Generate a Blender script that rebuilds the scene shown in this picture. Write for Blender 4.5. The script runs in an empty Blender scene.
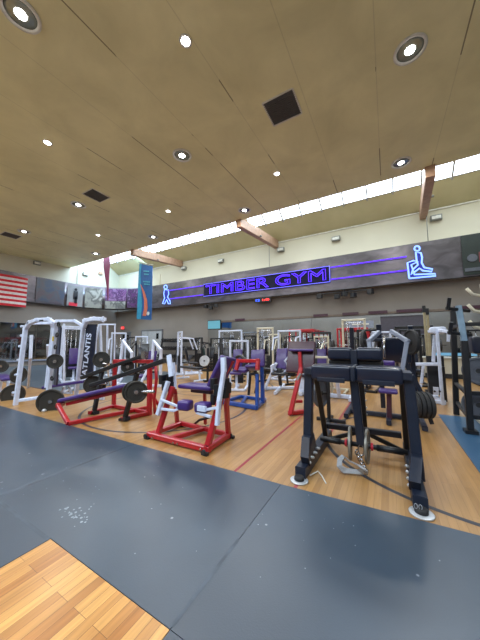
import bpy, math, random
from mathutils import Vector, Matrix
random.seed(7)
SC = bpy.context.scene
COL = SC.collection
PI = math.pi
V = Vector
# ---------------------------------------------------------------- camera geometry (survey of the room)
F = 255.5; EYE = 1.4
PITCH = math.atan(24 / F); YAW = math.atan(148 / math.hypot(F, 24))
def ray(px, py):
    x, z0 = (px - 240) / F, (320 - py) / F
    y = math.cos(PITCH) - z0 * math.sin(PITCH); z = math.sin(PITCH) + z0 * math.cos(PITCH)
    return V((x * math.cos(YAW) - y * math.sin(YAW), x * math.sin(YAW) + y * math.cos(YAW), z))
def at(px, py, Y):
    d = ray(px, py); p = d * (Y / d.y); return V((p.x, p.y, p.z + EYE))
def gr(px, py, z=0.0):
    d = ray(px, py); p = d * ((z - EYE) / d.z); return V((p.x, p.y, z))
# ---------------------------------------------------------------- materials
def nt(name):
    m = bpy.data.materials.new(name); m.use_nodes = True
    n = m.node_tree.nodes; b = n['Principled BSDF']; return m, n, m.node_tree.links, b
def paint(name, col, rough=.4, metal=0.0, coat=0.0, wear=.06, scale=9.0, bump=0.0):
    m, n, l, b = nt(name)
    tc = n.new('ShaderNodeTexCoord'); no = n.new('ShaderNodeTexNoise'); no.inputs['Scale'].default_value = scale
    no.inputs['Detail'].default_value = 3
    l.new(tc.outputs['Object'], no.inputs['Vector'])
    cr = n.new('ShaderNodeValToRGB')
    a = [max(0, c * (1 - wear * 2)) for c in col]; z = [min(1, c * (1 + wear * 2)) for c in col]
    cr.color_ramp.elements[0].position = .3; cr.color_ramp.elements[1].position = .7
    cr.color_ramp.elements[0].color = (*a, 1); cr.color_ramp.elements[1].color = (*z, 1)
    l.new(no.outputs['Fac'], cr.inputs['Fac']); l.new(cr.outputs['Color'], b.inputs['Base Color'])
    b.inputs['Roughness'].default_value = rough; b.inputs['Metallic'].default_value = metal
    b.inputs['Coat Weight'].default_value = coat
    if bump:
        bp = n.new('ShaderNodeBump'); bp.inputs['Strength'].default_value = bump; bp.inputs['Distance'].default_value = .01
        l.new(no.outputs['Fac'], bp.inputs['Height']); l.new(bp.outputs['Normal'], b.inputs['Normal'])
    return m
def glow(name, col, s):
    m, n, l, b = nt(name)
    b.inputs['Base Color'].default_value = (*[c * .3 for c in col], 1)
    b.inputs['Emission Color'].default_value = (*col, 1); b.inputs['Emission Strength'].default_value = s
    return m
M = {}
M['white'] = paint('white_paint', (.58, .64, .80), .35)
M['cream'] = paint('cream_paint', (.55, .51, .40), .4)
M['grey'] = paint('grey_paint', (.22, .25, .33), .4)
M['red'] = paint('red_paint', (.40, .010, .018), .32, coat=.3)
M['blue'] = paint('blue_paint', (.008, .05, .26), .32, coat=.3)
M['navy'] = paint('navy_powder_coat', (.010, .015, .030), .42)
M['black'] = paint('black_powder_coat', (.006, .007, .010), .45)
M['slate'] = paint('slate_powder_coat', (.20, .30, .40), .42)
M['purple'] = paint('purple_vinyl', (.048, .022, .155), .38, coat=.15)
M['navyvinyl'] = paint('navy_vinyl', (.007, .012, .030), .28, coat=.3)
M['blackvinyl'] = paint('black_vinyl', (.010, .011, .016), .33, coat=.2)
M['maroonvinyl'] = paint('maroon_vinyl', (.05, .015, .03), .35)
M['iron'] = paint('cast_iron', (.032, .030, .026), .55, metal=.2, bump=.1, scale=60)
M['worn'] = paint('worn_grey_iron', (.22, .205, .18), .45, metal=.5, scale=40)
M['dullgrey'] = paint('dull_grey_plate', (.085, .095, .12), .5)
M['steel'] = paint('brushed_steel', (.45, .45, .47), .25, metal=1.0, scale=30)
M['rubber'] = paint('black_rubber', (.018, .018, .02), .7)
M['strap'] = paint('grey_webbing', (.28, .29, .31), .6, scale=80)
M['silver'] = paint('silver_plate_paint', (.5, .52, .55), .35, metal=.4)
M['greenpad'] = paint('dark_green_vinyl', (.02, .05, .05), .4)
M['beam'] = paint('glulam_timber', (.40, .25, .17), .55, wear=.08, scale=6)
M['box'] = paint('fixture_grey', (.22, .23, .22), .5)
M['grille'] = paint('vent_black', (.09, .09, .095), .6)
M['trimwhite'] = paint('white_trim', (.62, .62, .58), .45)
M['doorgrey'] = paint('door_grey', (.33, .36, .40), .45)
M['doordark'] = paint('door_dark_grey', (.13, .14, .16), .45)
M['glassdark'] = paint('dark_glass', (.01, .012, .015), .1)
M['neonp'] = glow('purple_neon', (.085, .02, 1.0), 5.0)
M['neonl'] = glow('violet_neon', (.10, .015, .85), 2.6)
M['neonb'] = glow('blue_white_neon', (.22, .38, 1.0), 3.2)
M['neonbd'] = glow('border_neon', (.16, .16, 1.0), 2.6)
M['signboard'] = paint('sign_navy', (.002, .001, .02), .95)
M['neonfill'] = glow('sign_deep_blue', (.02, .03, .45), .7)
M['lamp'] = glow('lamp_glow', (1.0, .98, .94), 30.0)
M['reflector'] = paint('lamp_reflector', (.30, .33, .30), .25, metal=.6)
M['ledred'] = glow('red_led', (1.0, .04, .04), 3.5)
M['ledblue'] = glow('blue_led', (.03, .10, 1.0), 4.0)
M['painted_reflection'] = glow('reflection_glow', (.18, .55, .70), .75)  # skylight reflection in the mirror, painted as an emissive colour
M['bluestrip'] = glow('blue_light_strip', (.25, .62, .95), .7)
M['redtip'] = paint('red_plastic', (.5, .02, .04), .4)
M['stitch'] = paint('bar_label_grey', (.30, .32, .36), .5)
# sky seen through the frosted roof glazing
M['skylight'] = glow('frosted_skylight', (.76, .88, 1.0), 15.0)

def wall_mat(name, c1, c2, rough=.8, scale=.5):
    m, n, l, b = nt(name)
    tc = n.new('ShaderNodeTexCoord'); no = n.new('ShaderNodeTexNoise')
    no.inputs['Scale'].default_value = scale; no.inputs['Detail'].default_value = 5
    l.new(tc.outputs['Object'], no.inputs['Vector'])
    cr = n.new('ShaderNodeValToRGB'); cr.color_ramp.elements[0].position = .35; cr.color_ramp.elements[1].position = .65
    cr.color_ramp.elements[0].color = (*c1, 1); cr.color_ramp.elements[1].color = (*c2, 1)
    l.new(no.outputs['Fac'], cr.inputs['Fac']); l.new(cr.outputs['Color'], b.inputs['Base Color'])
    b.inputs['Roughness'].default_value = rough
    return m
M['wall_low'] = wall_mat('grey_lower_wall', (.195, .180, .168), (.225, .208, .195))
M['wall_up'] = wall_mat('cream_upper_wall', (.52, .49, .40), (.56, .53, .43))
M['roof'] = wall_mat('olive_roof_lining', (.42, .375, .22), (.48, .43, .26), scale=.8)
# ceiling: plywood-like sheets with seams running away from the viewer
def ceiling_mat():
    m, n, l, b = nt('olive_ceiling_sheets')
    tc = n.new('ShaderNodeTexCoord'); sp = n.new('ShaderNodeSeparateXYZ'); l.new(tc.outputs['Object'], sp.inputs[0])
    no = n.new('ShaderNodeTexNoise'); no.inputs['Scale'].default_value = .7; no.inputs['Detail'].default_value = 7; no.inputs['Roughness'].default_value = .6; no.inputs['Distortion'].default_value = .4
    l.new(tc.outputs['Object'], no.inputs['Vector'])
    cr = n.new('ShaderNodeValToRGB'); cr.color_ramp.elements[0].position = .3; cr.color_ramp.elements[1].position = .7
    cr.color_ramp.elements[0].color = (.62, .59, .35, 1); cr.color_ramp.elements[1].color = (.79, .755, .47, 1)
    l.new(no.outputs['Fac'], cr.inputs['Fac'])
    def mt(op, a, bb=None):
        q = n.new('ShaderNodeMath'); q.operation = op
        for i, x in enumerate((a, bb)):
            if x is None: continue
            if isinstance(x, (int, float)): q.inputs[i].default_value = x
            else: l.new(x, q.inputs[i])
        return q.outputs[0]
    fx = mt('ABSOLUTE', mt('SUBTRACT', mt('FRACT', mt('DIVIDE', mt('ADD', sp.outputs['X'], 50 + 1.43 / 2 ), 1.43)), .5))
    # 50+.715 shifts so that a seam falls on x = 0
    n2 = n.new('ShaderNodeTexNoise'); n2.inputs['Scale'].default_value = 1.0; n2.inputs['Detail'].default_value = 4; mq = n.new('ShaderNodeMapping'); mq.inputs['Scale'].default_value = (1, .4, 1); l.new(tc.outputs['Object'], mq.inputs['Vector']); l.new(mq.outputs[0], n2.inputs['Vector'])
    seam = mt('MULTIPLY', mt('LESS_THAN', fx, .0085), mt('GREATER_THAN', n2.outputs['Fac'], .54))
    faint = mt('MULTIPLY', mt('LESS_THAN', fx, .006), .22)
    tot = mt('MAXIMUM', seam, faint)
    mx = n.new('ShaderNodeMixRGB'); mx.inputs['Color2'].default_value = (.06, .045, .02, 1)
    l.new(mt('MULTIPLY', tot, .75), mx.inputs['Fac']); l.new(cr.outputs['Color'], mx.inputs['Color1'])
    l.new(mx.outputs[0], b.inputs['Base Color']); b.inputs['Roughness'].default_value = .55
    return m
M['ceiling'] = ceiling_mat()
def wood_mat(name, c1, c2, mo, ov):
    m, n, l, b = nt(name)
    tc = n.new('ShaderNodeTexCoord'); mp = n.new('ShaderNodeMapping'); mp.inputs['Rotation'].default_value = (0, 0, PI / 2)
    l.new(tc.outputs['Object'], mp.inputs['Vector'])
    br = n.new('ShaderNodeTexBrick'); br.offset = .37; br.offset_frequency = 3
    br.inputs['Scale'].default_value = 1; br.inputs['Brick Width'].default_value = .85; br.inputs['Row Height'].default_value = .058
    br.inputs['Mortar Size'].default_value = .0012; br.inputs['Mortar Smooth'].default_value = .3; br.inputs['Bias'].default_value = .1
    br.inputs['Color1'].default_value = (*c1, 1); br.inputs['Color2'].default_value = (*c2, 1)
    br.inputs['Mortar'].default_value = (*mo, 1)
    l.new(mp.outputs[0], br.inputs['Vector'])
    mp2 = n.new('ShaderNodeMapping'); mp2.inputs['Scale'].default_value = (30, 1.6, 1); l.new(tc.outputs['Object'], mp2.inputs['Vector'])
    no = n.new('ShaderNodeTexNoise'); no.inputs['Scale'].default_value = 1.5; no.inputs['Detail'].default_value = 4; l.new(mp2.outputs[0], no.inputs['Vector'])
    mx = n.new('ShaderNodeMixRGB'); mx.blend_type = 'OVERLAY'; mx.inputs['Fac'].default_value = ov
    l.new(br.outputs['Color'], mx.inputs['Color1']); l.new(no.outputs['Fac'], mx.inputs['Color2'])
    l.new(mx.outputs[0], b.inputs['Base Color'])
    b.inputs['Roughness'].default_value = .33; b.inputs['Coat Weight'].default_value = .25; b.inputs['Coat Roughness'].default_value = .25
    return m
M['wood'] = wood_mat('maple_court_floor', (.28, .145, .045), (.38, .21, .075), (.22, .11, .04), .25)
M['wood_lit'] = wood_mat('lit_court_planks', (.30, .105, .018), (.55, .28, .075), (.10, .035, .010), .5)  # same court floor, its stronger light painted into brighter boards
def mat_mat(name, c1, c2, spots=True, rough=.36):
    m, n, l, b = nt(name)
    tc = n.new('ShaderNodeTexCoord'); no = n.new('ShaderNodeTexNoise'); no.inputs['Scale'].default_value = .9; no.inputs['Detail'].default_value = 6
    l.new(tc.outputs['Object'], no.inputs['Vector'])
    cr = n.new('ShaderNodeValToRGB'); cr.color_ramp.elements[0].position = .35; cr.color_ramp.elements[1].position = .7
    cr.color_ramp.elements[0].color = (*c1, 1); cr.color_ramp.elements[1].color = (*c2, 1)
    l.new(no.outputs['Fac'], cr.inputs['Fac']); out = cr.outputs['Color']
    if spots:   # chalk flecks
        vo = n.new('ShaderNodeTexVoronoi'); vo.inputs['Scale'].default_value = 6.5; l.new(tc.outputs['Object'], vo.inputs['Vector'])
        lt = n.new('ShaderNodeMath'); lt.operation = 'LESS_THAN'; lt.inputs[1].default_value = .075; l.new(vo.outputs['Distance'], lt.inputs[0])
        n3 = n.new('ShaderNodeTexNoise'); n3.inputs['Scale'].default_value = 2.2; l.new(tc.outputs['Object'], n3.inputs['Vector'])
        gt = n.new('ShaderNodeMath'); gt.operation = 'GREATER_THAN'; gt.inputs[1].default_value = .56; l.new(n3.outputs['Fac'], gt.inputs[0])
        mu = n.new('ShaderNodeMath'); mu.operation = 'MULTIPLY'; l.new(lt.outputs[0], mu.inputs[0]); l.new(gt.outputs[0], mu.inputs[1])
        m3 = n.new('ShaderNodeMath'); m3.operation = 'MULTIPLY'; m3.inputs[1].default_value = .6; l.new(mu.outputs[0], m3.inputs[0])
        mx = n.new('ShaderNodeMixRGB'); mx.inputs['Color2'].default_value = (.35, .38, .42, 1); l.new(m3.outputs[0], mx.inputs['Fac']); l.new(out, mx.inputs['Color1']); out = mx.outputs[0]
    l.new(out, b.inputs['Base Color']); b.inputs['Roughness'].default_value = rough; b.inputs['Specular IOR Level'].default_value = .7
    bp = n.new('ShaderNodeBump'); bp.inputs['Strength'].default_value = .15; bp.inputs['Distance'].default_value = .004
    n4 = n.new('ShaderNodeTexNoise'); n4.inputs['Scale'].default_value = 140; l.new(tc.outputs['Object'], n4.inputs['Vector'])
    l.new(n4.outputs['Fac'], bp.inputs['Height']); l.new(bp.outputs['Normal'], b.inputs['Normal'])
    return m
M['mat'] = mat_mat('grey_rubber_mat', (.017, .033, .056), (.030, .053, .084))
M['matblue'] = mat_mat('blue_rubber_mat', (.02, .075, .16), (.03, .10, .20), False)
M['matslate'] = mat_mat('slate_rubber_mat', (.035, .055, .075), (.05, .075, .10), False)
M['trimchalk'] = paint('chalk', (.28, .32, .36), .9)
M['linered'] = paint('red_court_line', (.27, .02, .03), .35)
M['lineblack'] = paint('black_court_line', (.035, .035, .045), .35)
M['seam'] = paint('mat_seam_chalk', (.055, .072, .095), .6, scale=5, wear=.22)
def fascia_mat():
    m, n, l, b = nt('brushed_metal_fascia')
    tc = n.new('ShaderNodeTexCoord'); mp = n.new('ShaderNodeMapping'); mp.inputs['Scale'].default_value = (.5, .5, 1.1)
    mp.inputs['Rotation'].default_value = (0, .5, 0)
    l.new(tc.outputs['Object'], mp.inputs['Vector'])
    no = n.new('ShaderNodeTexNoise'); no.inputs['Scale'].default_value = 2.2; no.inputs['Detail'].default_value = 5; no.inputs['Distortion'].default_value = .8
    l.new(mp.outputs[0], no.inputs['Vector'])
    cr = n.new('ShaderNodeValToRGB'); cr.color_ramp.elements[0].position = .35; cr.color_ramp.elements[1].position = .72
    cr.color_ramp.elements[0].color = (.085, .08, .09, 1); cr.color_ramp.elements[1].color = (.17, .155, .185, 1)
    l.new(no.outputs['Fac'], cr.inputs['Fac']); l.new(cr.outputs['Color'], b.inputs['Base Color'])
    b.inputs['Metallic'].default_value = .6; b.inputs['Roughness'].default_value = .32
    bp = n.new('ShaderNodeBump'); bp.inputs['Strength'].default_value = .12; bp.inputs['Distance'].default_value = .04
    l.new(no.outputs['Fac'], bp.inputs['Height']); l.new(bp.outputs['Normal'], b.inputs['Normal'])
    return m
M['fascia'] = fascia_mat()
m, n, l, b = nt('wall_mirror'); b.inputs['Metallic'].default_value = 1; b.inputs['Roughness'].default_value = .04; b.inputs['Base Color'].default_value = (.62, .65, .65, 1); M['mirror'] = m
m, n, l, b = nt('wall_mirror_tinted'); b.inputs['Metallic'].default_value = 1; b.inputs['Roughness'].default_value = .05; b.inputs['Base Color'].default_value = (.32, .35, .36, 1); M['mirrordark'] = m
def multi_mat(name, cols, scale=3.0, rough=.35, off=0):
    m, n, l, b = nt(name)
    tc = n.new('ShaderNodeTexCoord'); no = n.new('ShaderNodeTexNoise'); no.inputs['Scale'].default_value = scale; no.inputs['Detail'].default_value = 2; no.inputs['Distortion'].default_value = 1.2
    mp = n.new('ShaderNodeMapping'); mp.inputs['Location'].default_value = (off, off, off); l.new(tc.outputs['Object'], mp.inputs['Vector']); l.new(mp.outputs[0], no.inputs['Vector'])
    cr = n.new('ShaderNodeValToRGB'); cr.color_ramp.interpolation = 'EASE'
    while len(cr.color_ramp.elements) < len(cols): cr.color_ramp.elements.new(.5)
    for i, c in enumerate(cols):
        cr.color_ramp.elements[i].position = 0 if i == 0 else .36 + .28 * (i - 1) / max(1, len(cols) - 2); cr.color_ramp.elements[i].color = (*c, 1)
    l.new(no.outputs['Fac'], cr.inputs['Fac']); l.new(cr.outputs['Color'], b.inputs['Base Color']); b.inputs['Roughness'].default_value = rough
    return m
# ---------------------------------------------------------------- mesh builder
KEEP = {'window_frame', 'lettering', 'stars', 'grille', 'weight_stack', 'printed_text', 'printed_figure', 'blue_digits', 'red_digits', 'chain', 'webbing', 'frame_pair', 'printed_mark', 'cloth', 'canton'}
class MB:
    def __init__(s): s.v = []; s.f = []; s.sm = []; s.mi = []; s.pr = []
    def add(s, vs, fs, smooth=False, mi=0):
        o = len(s.v); s.v += [V(p) for p in vs]; s.pr.append([o, len(s.v)])
        for f in fs: s.f.append([i + o for i in f]); s.sm.append(smooth); s.mi.append(mi)
        return s
    def ring_sweep(s, rings, smooth, caps=True, mi=0):
        n = len(rings[0]); vs = [p for r in rings for p in r]; fs = []
        for k in range(len(rings) - 1):
            for i in range(n):
                j = (i + 1) % n; fs.append((k * n + i, k * n + j, (k + 1) * n + j, (k + 1) * n + i))
        s.add(vs, fs, smooth, mi)
        if caps:
            o = len(s.v) - len(vs)
            s.f.append([o + i for i in reversed(range(n))]); s.sm.append(False); s.mi.append(mi)
            s.f.append([o + (len(rings) - 1) * n + i for i in range(n)]); s.sm.append(False); s.mi.append(mi)
        return s
    def bar(s, a, b, w=.06, h=None, up=None, c=.14, mi=0):
        h = h or w; a = V(a); b = V(b); d = (b - a).normalized()
        u = V(up) if up else (V((0, 0, 1)) if abs(d.z) < .85 else V((0, 1, 0)))
        x = d.cross(u).normalized(); y = x.cross(d).normalized(); k = c * min(w, h); W, Hh = w / 2, h / 2
        pr = [(-W + k, -Hh), (W - k, -Hh), (W, -Hh + k), (W, Hh - k), (W - k, Hh), (-W + k, Hh), (-W, Hh - k), (-W, -Hh + k)]
        return s.ring_sweep([[q + x * i + y * j for i, j in pr] for q in (a, b)], False, True, mi)
    def bars(s, pts, w=.06, h=None, up=None):
        pts = [V(p) for p in pts]
        for i in range(len(pts) - 1):
            d = (pts[i + 1] - pts[i]).normalized(); e = w * .5
            s.bar(pts[i] - (d * e if i else V()), pts[i + 1] + (d * e if i < len(pts) - 2 else V()), w, h, up)
        return s
    def box(s, c, size, rz=0, ch=.04, mi=0):
        c = V(c); R = Matrix.Rotation(rz, 3, 'Z'); d = R @ V((0, 0, size[2] / 2))
        x = R @ V((1, 0, 0)); y = R @ V((0, 1, 0)); W, Hh = size[0] / 2, size[1] / 2; k = ch * min(size[0], size[1])
        pr = [(-W + k, -Hh), (W - k, -Hh), (W, -Hh + k), (W, Hh - k), (W - k, Hh), (-W + k, Hh), (-W, Hh - k), (-W, -Hh + k)]
        return s.ring_sweep([[c + q + x * i + y * j for i, j in pr] for q in (-d, d)], False, True, mi)
    def tube(s, pts, r=.02, n=10, closed=False):
        pts = [V(p) for p in pts]; rings = []; px = None; N = len(pts)
        for i, p in enumerate(pts):
            if closed: t = (pts[(i + 1) % N] - pts[i - 1]).normalized()
            else: t = (pts[min(i + 1, N - 1)] - pts[max(i - 1, 0)]).normalized()
            if px is None:
                px = t.orthogonal().normalized()
            px = (px - t * px.dot(t)).normalized(); y = t.cross(px)
            rings.append([p + (px * math.cos(2 * PI * k / n) + y * math.sin(2 * PI * k / n)) * r for k in range(n)])
        if closed:
            rings.append(rings[0]); return s.ring_sweep(rings, True, False)
        return s.ring_sweep(rings, True)
    def lathe(s, c, axis, prof, n=28, smooth=False):   # prof: [(radius, offset along axis)]
        c = V(c); t = V(axis).normalized(); x = t.orthogonal().normalized(); y = t.cross(x)
        rings = [[c + t * o + (x * math.cos(2 * PI * k / n) + y * math.sin(2 * PI * k / n)) * max(r, .0005) for k in range(n)] for r, o in prof]
        return s.ring_sweep(rings, smooth)
    def disc(s, c, axis, r, t, n=28): return s.lathe(c, axis, [(r * .97, -t / 2), (r, -t / 2 + r * .03 if r * .03 < t / 2 else 0), (r, t / 2 - r * .03 if r * .03 < t / 2 else 0), (r * .97, t / 2)], n)
    def pad(s, c, ax, ay, size, r=.03, n=3):   # rounded cushion; ax, ay = unit axes
        c = V(c); ax = V(ax).normalized(); az = ax.cross(V(ay)).normalized(); ay = az.cross(ax); hf = [q / 2 for q in size]; r = min(r, *[h * .98 for h in hf])
        def co(h): 
            a = [-h + r * (1 - math.cos(k * PI / 2 / n)) for k in range(n + 1)]; return a + [-q for q in reversed(a)]
        C = [co(h) for h in hf]
        for fa, fb, fc in ((0, 1, 2), (1, 2, 0), (2, 0, 1)):
            for sg in (-1, 1):
                A, B = C[fa], C[fb]; vs = []
                for u in A:
                    for w in B:
                        q = [0, 0, 0]; q[fa] = u; q[fb] = w; q[fc] = sg * hf[fc]
                        core = [max(-hf[i] + r, min(hf[i] - r, q[i])) for i in range(3)]
                        d = V([q[i] - core[i] for i in range(3)])
                        if d.length > 1e-9: d = d.normalized() * r
                        p = V(core) + d; vs.append(c + ax * p.x + ay * p.y + az * p.z)
                nb = len(B); fs = []
                for i in range(len(A) - 1):
                    for j in range(nb - 1):
                        f = (i * nb + j, (i + 1) * nb + j, (i + 1) * nb + j + 1, i * nb + j + 1); fs.append(f if sg > 0 else f[::-1])
                s.add(vs, fs, True)
        return s
    def islands(s):   # groups of primitives that touch each other
        bb = []
        for a, b in s.pr:
            ps = s.v[a:b]; bb.append(([min(p[i] for p in ps) - .012 for i in range(3)], [max(p[i] for p in ps) + .012 for i in range(3)]))
        g = list(range(len(bb)))
        def fd(i):
            while g[i] != i: i = g[i]
            return i
        for i in range(len(bb)):
            for j in range(i):
                if all(bb[i][0][k] <= bb[j][1][k] and bb[j][0][k] <= bb[i][1][k] for k in range(3)): g[fd(i)] = fd(j)
        own = [0] * len(s.v)
        for i, (a, b) in enumerate(s.pr):
            for k in range(a, b): own[k] = fd(i)
        return own
    def build(s, name, mat, parent=None, kind=None):
        off = parent_world(parent)
        if parent and name not in KEEP and len(s.pr) > 1:
            own = s.islands(); ids = sorted(set(own))
            if 1 < len(ids) <= 24:
                out = None
                for q in ids:
                    m = MB(); mp = {}
                    for k, w in enumerate(own):
                        if w == q: mp[k] = len(m.v); m.v.append(s.v[k])
                    for f, a, b in zip(s.f, s.sm, s.mi):
                        if own[f[0]] == q: m.f.append([mp[k] for k in f]); m.sm.append(a); m.mi.append(b)
                    m.pr = []; o = m.build(name, mat, parent); out = out or o
                return out
        me = bpy.data.meshes.new(name); me.from_pydata([p - off for p in s.v], [], s.f)
        for p, q, k in zip(me.polygons, s.sm, s.mi): p.use_smooth = q; p.material_index = k
        for mm in (mat if isinstance(mat, (list, tuple)) else [mat]): me.materials.append(mm)
        me.update(); o = bpy.data.objects.new(name, me); COL.objects.link(o)
        if parent: o.parent = parent
        if kind: o['kind'] = kind
        return o
def parent_world(p):
    off = V((0, 0, 0))
    while p: off += p.location; p = p.parent
    return off
def thing(name, label, cat, loc=(0, 0, 0), group=None):
    o = bpy.data.objects.new(name, None); COL.objects.link(o); o.location = loc; o.empty_display_size = .1
    o['label'] = label; o['category'] = cat
    if group: o['group'] = group
    return o
def tag(o, label, cat, group=None):
    o['label'] = label; o['category'] = cat
    if group: o['group'] = group
    return o
def recentre(o, p):   # put a lone mesh's origin at p
    p = V(p)
    for v in o.data.vertices: v.co -= p
    o.location = p; return o
def dup(root, loc, rz=0, label=None, group=None):
    r = root.copy(); COL.objects.link(r); r.location = loc; r.rotation_euler = (0, 0, rz)
    if label: r['label'] = label
    if group: r['group'] = group
    for ch in list(root.children):
        c = ch.copy(); COL.objects.link(c); c.parent = r
        for g2 in ch.children:
            d = g2.copy(); COL.objects.link(d); d.parent = c
    return r
def S(name, mb, mat, parent=None): return mb.build(name, mat, parent, kind='structure' if not parent else None)
def quad(a, b, c, d): return MB().add([a, b, c, d], [(0, 1, 2, 3)])
def slab(pts, z0, z1):
    n = len(pts); m = MB(); vs = [V((p[0], p[1], z0)) for p in pts] + [V((p[0], p[1], z1)) for p in pts]
    fs = [tuple(reversed(range(n))), tuple(range(n, 2 * n))] + [(i, (i + 1) % n, (i + 1) % n + n, i + n) for i in range(n)]
    return m.add(vs, fs)
def prism(pts, d):   # outline extruded by vector d
    n = len(pts); vs = [V(p) for p in pts] + [V(p) + V(d) for p in pts]
    return MB().add(vs, [tuple(reversed(range(n))), tuple(range(n, 2 * n))] + [(i, (i + 1) % n, (i + 1) % n + n, i + n) for i in range(n)])

# ================================================================ THE ROOM
XL, XR, YB, YF = -20.3, 6.0, -4.5, 13.77
def cz(y): return 6.8 + .028 * y
YS = 9.82
S('floor', slab([(XL - .2, YB - .2), (XR + .2, YB - .2), (XR + .2, YF + .2), (XL - .2, YF + .2)], -.15, 0), M['wood'])
# ceiling with slope, from the added skylight behind the viewer to the far skylight well
c = MB(); y0 = -.4
c.add([(XL, y0, cz(y0)), (XR, y0, cz(y0)), (XR, YS, cz(YS)), (XL, YS, cz(YS)), (XL, y0, cz(y0) + .3), (XR, y0, cz(y0) + .3), (XR, YS, cz(YS) + .3), (XL, YS, cz(YS) + .3)],
      [(0, 3, 2, 1), (4, 5, 6, 7), (0, 1, 5, 4), (2, 3, 7, 6)])
S('ceiling', c, M['ceiling'])
# far roof slope + glazing
def roofz(y): return 8.1 + (12.7 - y) * .654
S('ceiling_far_slope', MB().add([(XL, 12.7, 8.1), (XR, 12.7, 8.1), (XR, YF, 7.4), (XL, YF, 7.4), (XL, 12.7, 8.3), (XR, 12.7, 8.3), (XR, YF, 7.6), (XL, YF, 7.6)],
      [(0, 3, 2, 1), (4, 5, 6, 7), (0, 1, 5, 4), (2, 3, 7, 6)]), M['roof'])
S('wall_skylight_well', MB().add([(XL, YS, cz(YS) + .3), (XR, YS, cz(YS) + .3), (XR, YS, roofz(YS)), (XL, YS, roofz(YS))], [(0, 1, 2, 3)]), M['wall_up'])
w = S('window_1', MB().add([(XL, YS, roofz(YS)), (XR, YS, roofz(YS)), (XR, 12.7, 8.1), (XL, 12.7, 8.1)], [(0, 3, 2, 1)]), M['skylight'])
mb = MB()
x = XL + .4
while x < XR:
    mb.bar((x, YS + .2, roofz(YS + .2) - .06), (x, 12.69, 8.02), .065, .13); x += 1.02
mb.bar((XL + .05, 12.69, 8.12), (XR - .05, 12.69, 8.12), .06, .05)
mb.build('window_frame', paint('glazing_bar_grey', (.30, .29, .27), .7), w)
# unseen skylight added behind the viewer to light machine fronts and mats
S('ceiling_back', MB().add([(XL, YB, 7.0), (XR, YB, 7.0), (XR, -3.6, 7.0), (XL, -3.6, 7.0)], [(0, 1, 2, 3)]), M['roof'])
w = S('window_fill', MB().add([(XL, -3.6, 7.0), (XR, -3.6, 7.0), (XR, y0, 7.6), (XL, y0, 7.6)], [(0, 1, 2, 3)]), M['skylight'])
mb = MB(); x = XL + .4
while x < XR: mb.bar((x, -3.6, 6.95), (x, y0 - .01, 7.55), .05, .1); x += 1.02
mb.build('window_frame', M['trimwhite'], w)
S('wall_skylight_edge', MB().add([(XL, y0, cz(y0) + .3), (XR, y0, cz(y0) + .3), (XR, y0, 7.6), (XL, y0, 7.6)], [(0, 3, 2, 1)]), M['wall_up'])
# walls
ZF0, ZF1 = 4.12, 5.86          # fascia band
mb = MB(); mb.add([(XL, YF, 0), (XR, YF, 0), (XR, YF, 5), (XL, YF, 5)], [(0, 1, 2, 3)], mi=0); mb.add([(XL, YF, 5), (XR, YF, 5), (XR, YF, 7.6), (XL, YF, 7.6)], [(0, 1, 2, 3)], mi=1)
S('wall_front', mb, [M['wall_low'], M['wall_up']])
def side(X, flip):
    mb = MB()
    f = (0, 1, 2, 3) if flip else (3, 2, 1, 0)
    mb.add([(X, YB, 0), (X, YF, 0), (X, YF, 5), (X, YB, 5)], [f], mi=0)
    mb.add([(X, YB, 5), (X, YF, 5), (X, YF, 7.45), (X, 12.7, 8.15), (X, YS, roofz(YS)), (X, YS, 7.7), (X, YB, 7.7)], [tuple(range(7)) if flip else tuple(reversed(range(7)))], mi=1)
    return mb
S('wall_left', side(XL, True), [M['wall_low'], M['wall_up']])
S('wall_right', side(XR, False), [M['wall_low'], M['wall_up']])
mb = MB(); mb.add([(XL, YB, 0), (XR, YB, 0), (XR, YB, 5), (XL, YB, 5)], [(3, 2, 1, 0)]); mb.add([(XL, YB, 5), (XR, YB, 5), (XR, YB, 7.2), (XL, YB, 7.2)], [(3, 2, 1, 0)], mi=1)
S('wall_back', mb, [M['wall_low'], M['wall_up']])
S('baseboard_front', MB().box(((-10.3 + XR) / 2, YF - .015, .09), (XR + 10.3 - .1, .03, .18)), M['rubber'])
S('baseboard_left', MB().box((XL + .02, (YB + 3.8) / 2, .09), (.03, 3.8 - YB - .1, .18)), M['rubber'])
# metal fascia band along the left wall, round the corner and along the front wall
YN = 13.4; XF = -20.0
path = [(XF, YB + .1), (XF, 4.0), (XF, 7.0), (XF, 9.4)]
for k in range(1, 12):
    a = PI - k / 12 * PI / 2; path.append((XF + 4.0 + 4.0 * math.cos(a), 9.4 + 4.0 * math.sin(a)))
path += [(XF + 4.0, YN), (-8, YN), (0, YN), (XR - .1, YN)]
mb = MB()
for i in range(len(path)):
    (x, y) = path[i]
    pa = V(path[max(0, i - 1)]); pb = V(path[min(len(path) - 1, i + 1)]); t = (pb - pa).normalized(); nn = V((-t.y, t.x)) * .12
    mb.v += [V((x, y, ZF0)), V((x, y, ZF1)), V((x + nn.x, y + nn.y, ZF1)), V((x + nn.x, y + nn.y, ZF0))]
for i in range(len(path) - 1):
    o = 4 * i
    for a, b2 in ((0, 1), (1, 2), (2, 3), (3, 0)):
        mb.f.append([o + a, o + 4 + a, o + 4 + b2, o + b2]); mb.sm.append(3 <= i < 15); mb.mi.append(0)
S('trim_fascia', mb, M['fascia'])
S('trim_fascia_soffit', MB().add([(XL, YN + .1, ZF0), (XR, YN + .1, ZF0), (XR, YF, ZF0), (XL, YF, ZF0)], [(3, 2, 1, 0)]), M['wall_low'])
mb = MB()
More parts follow.
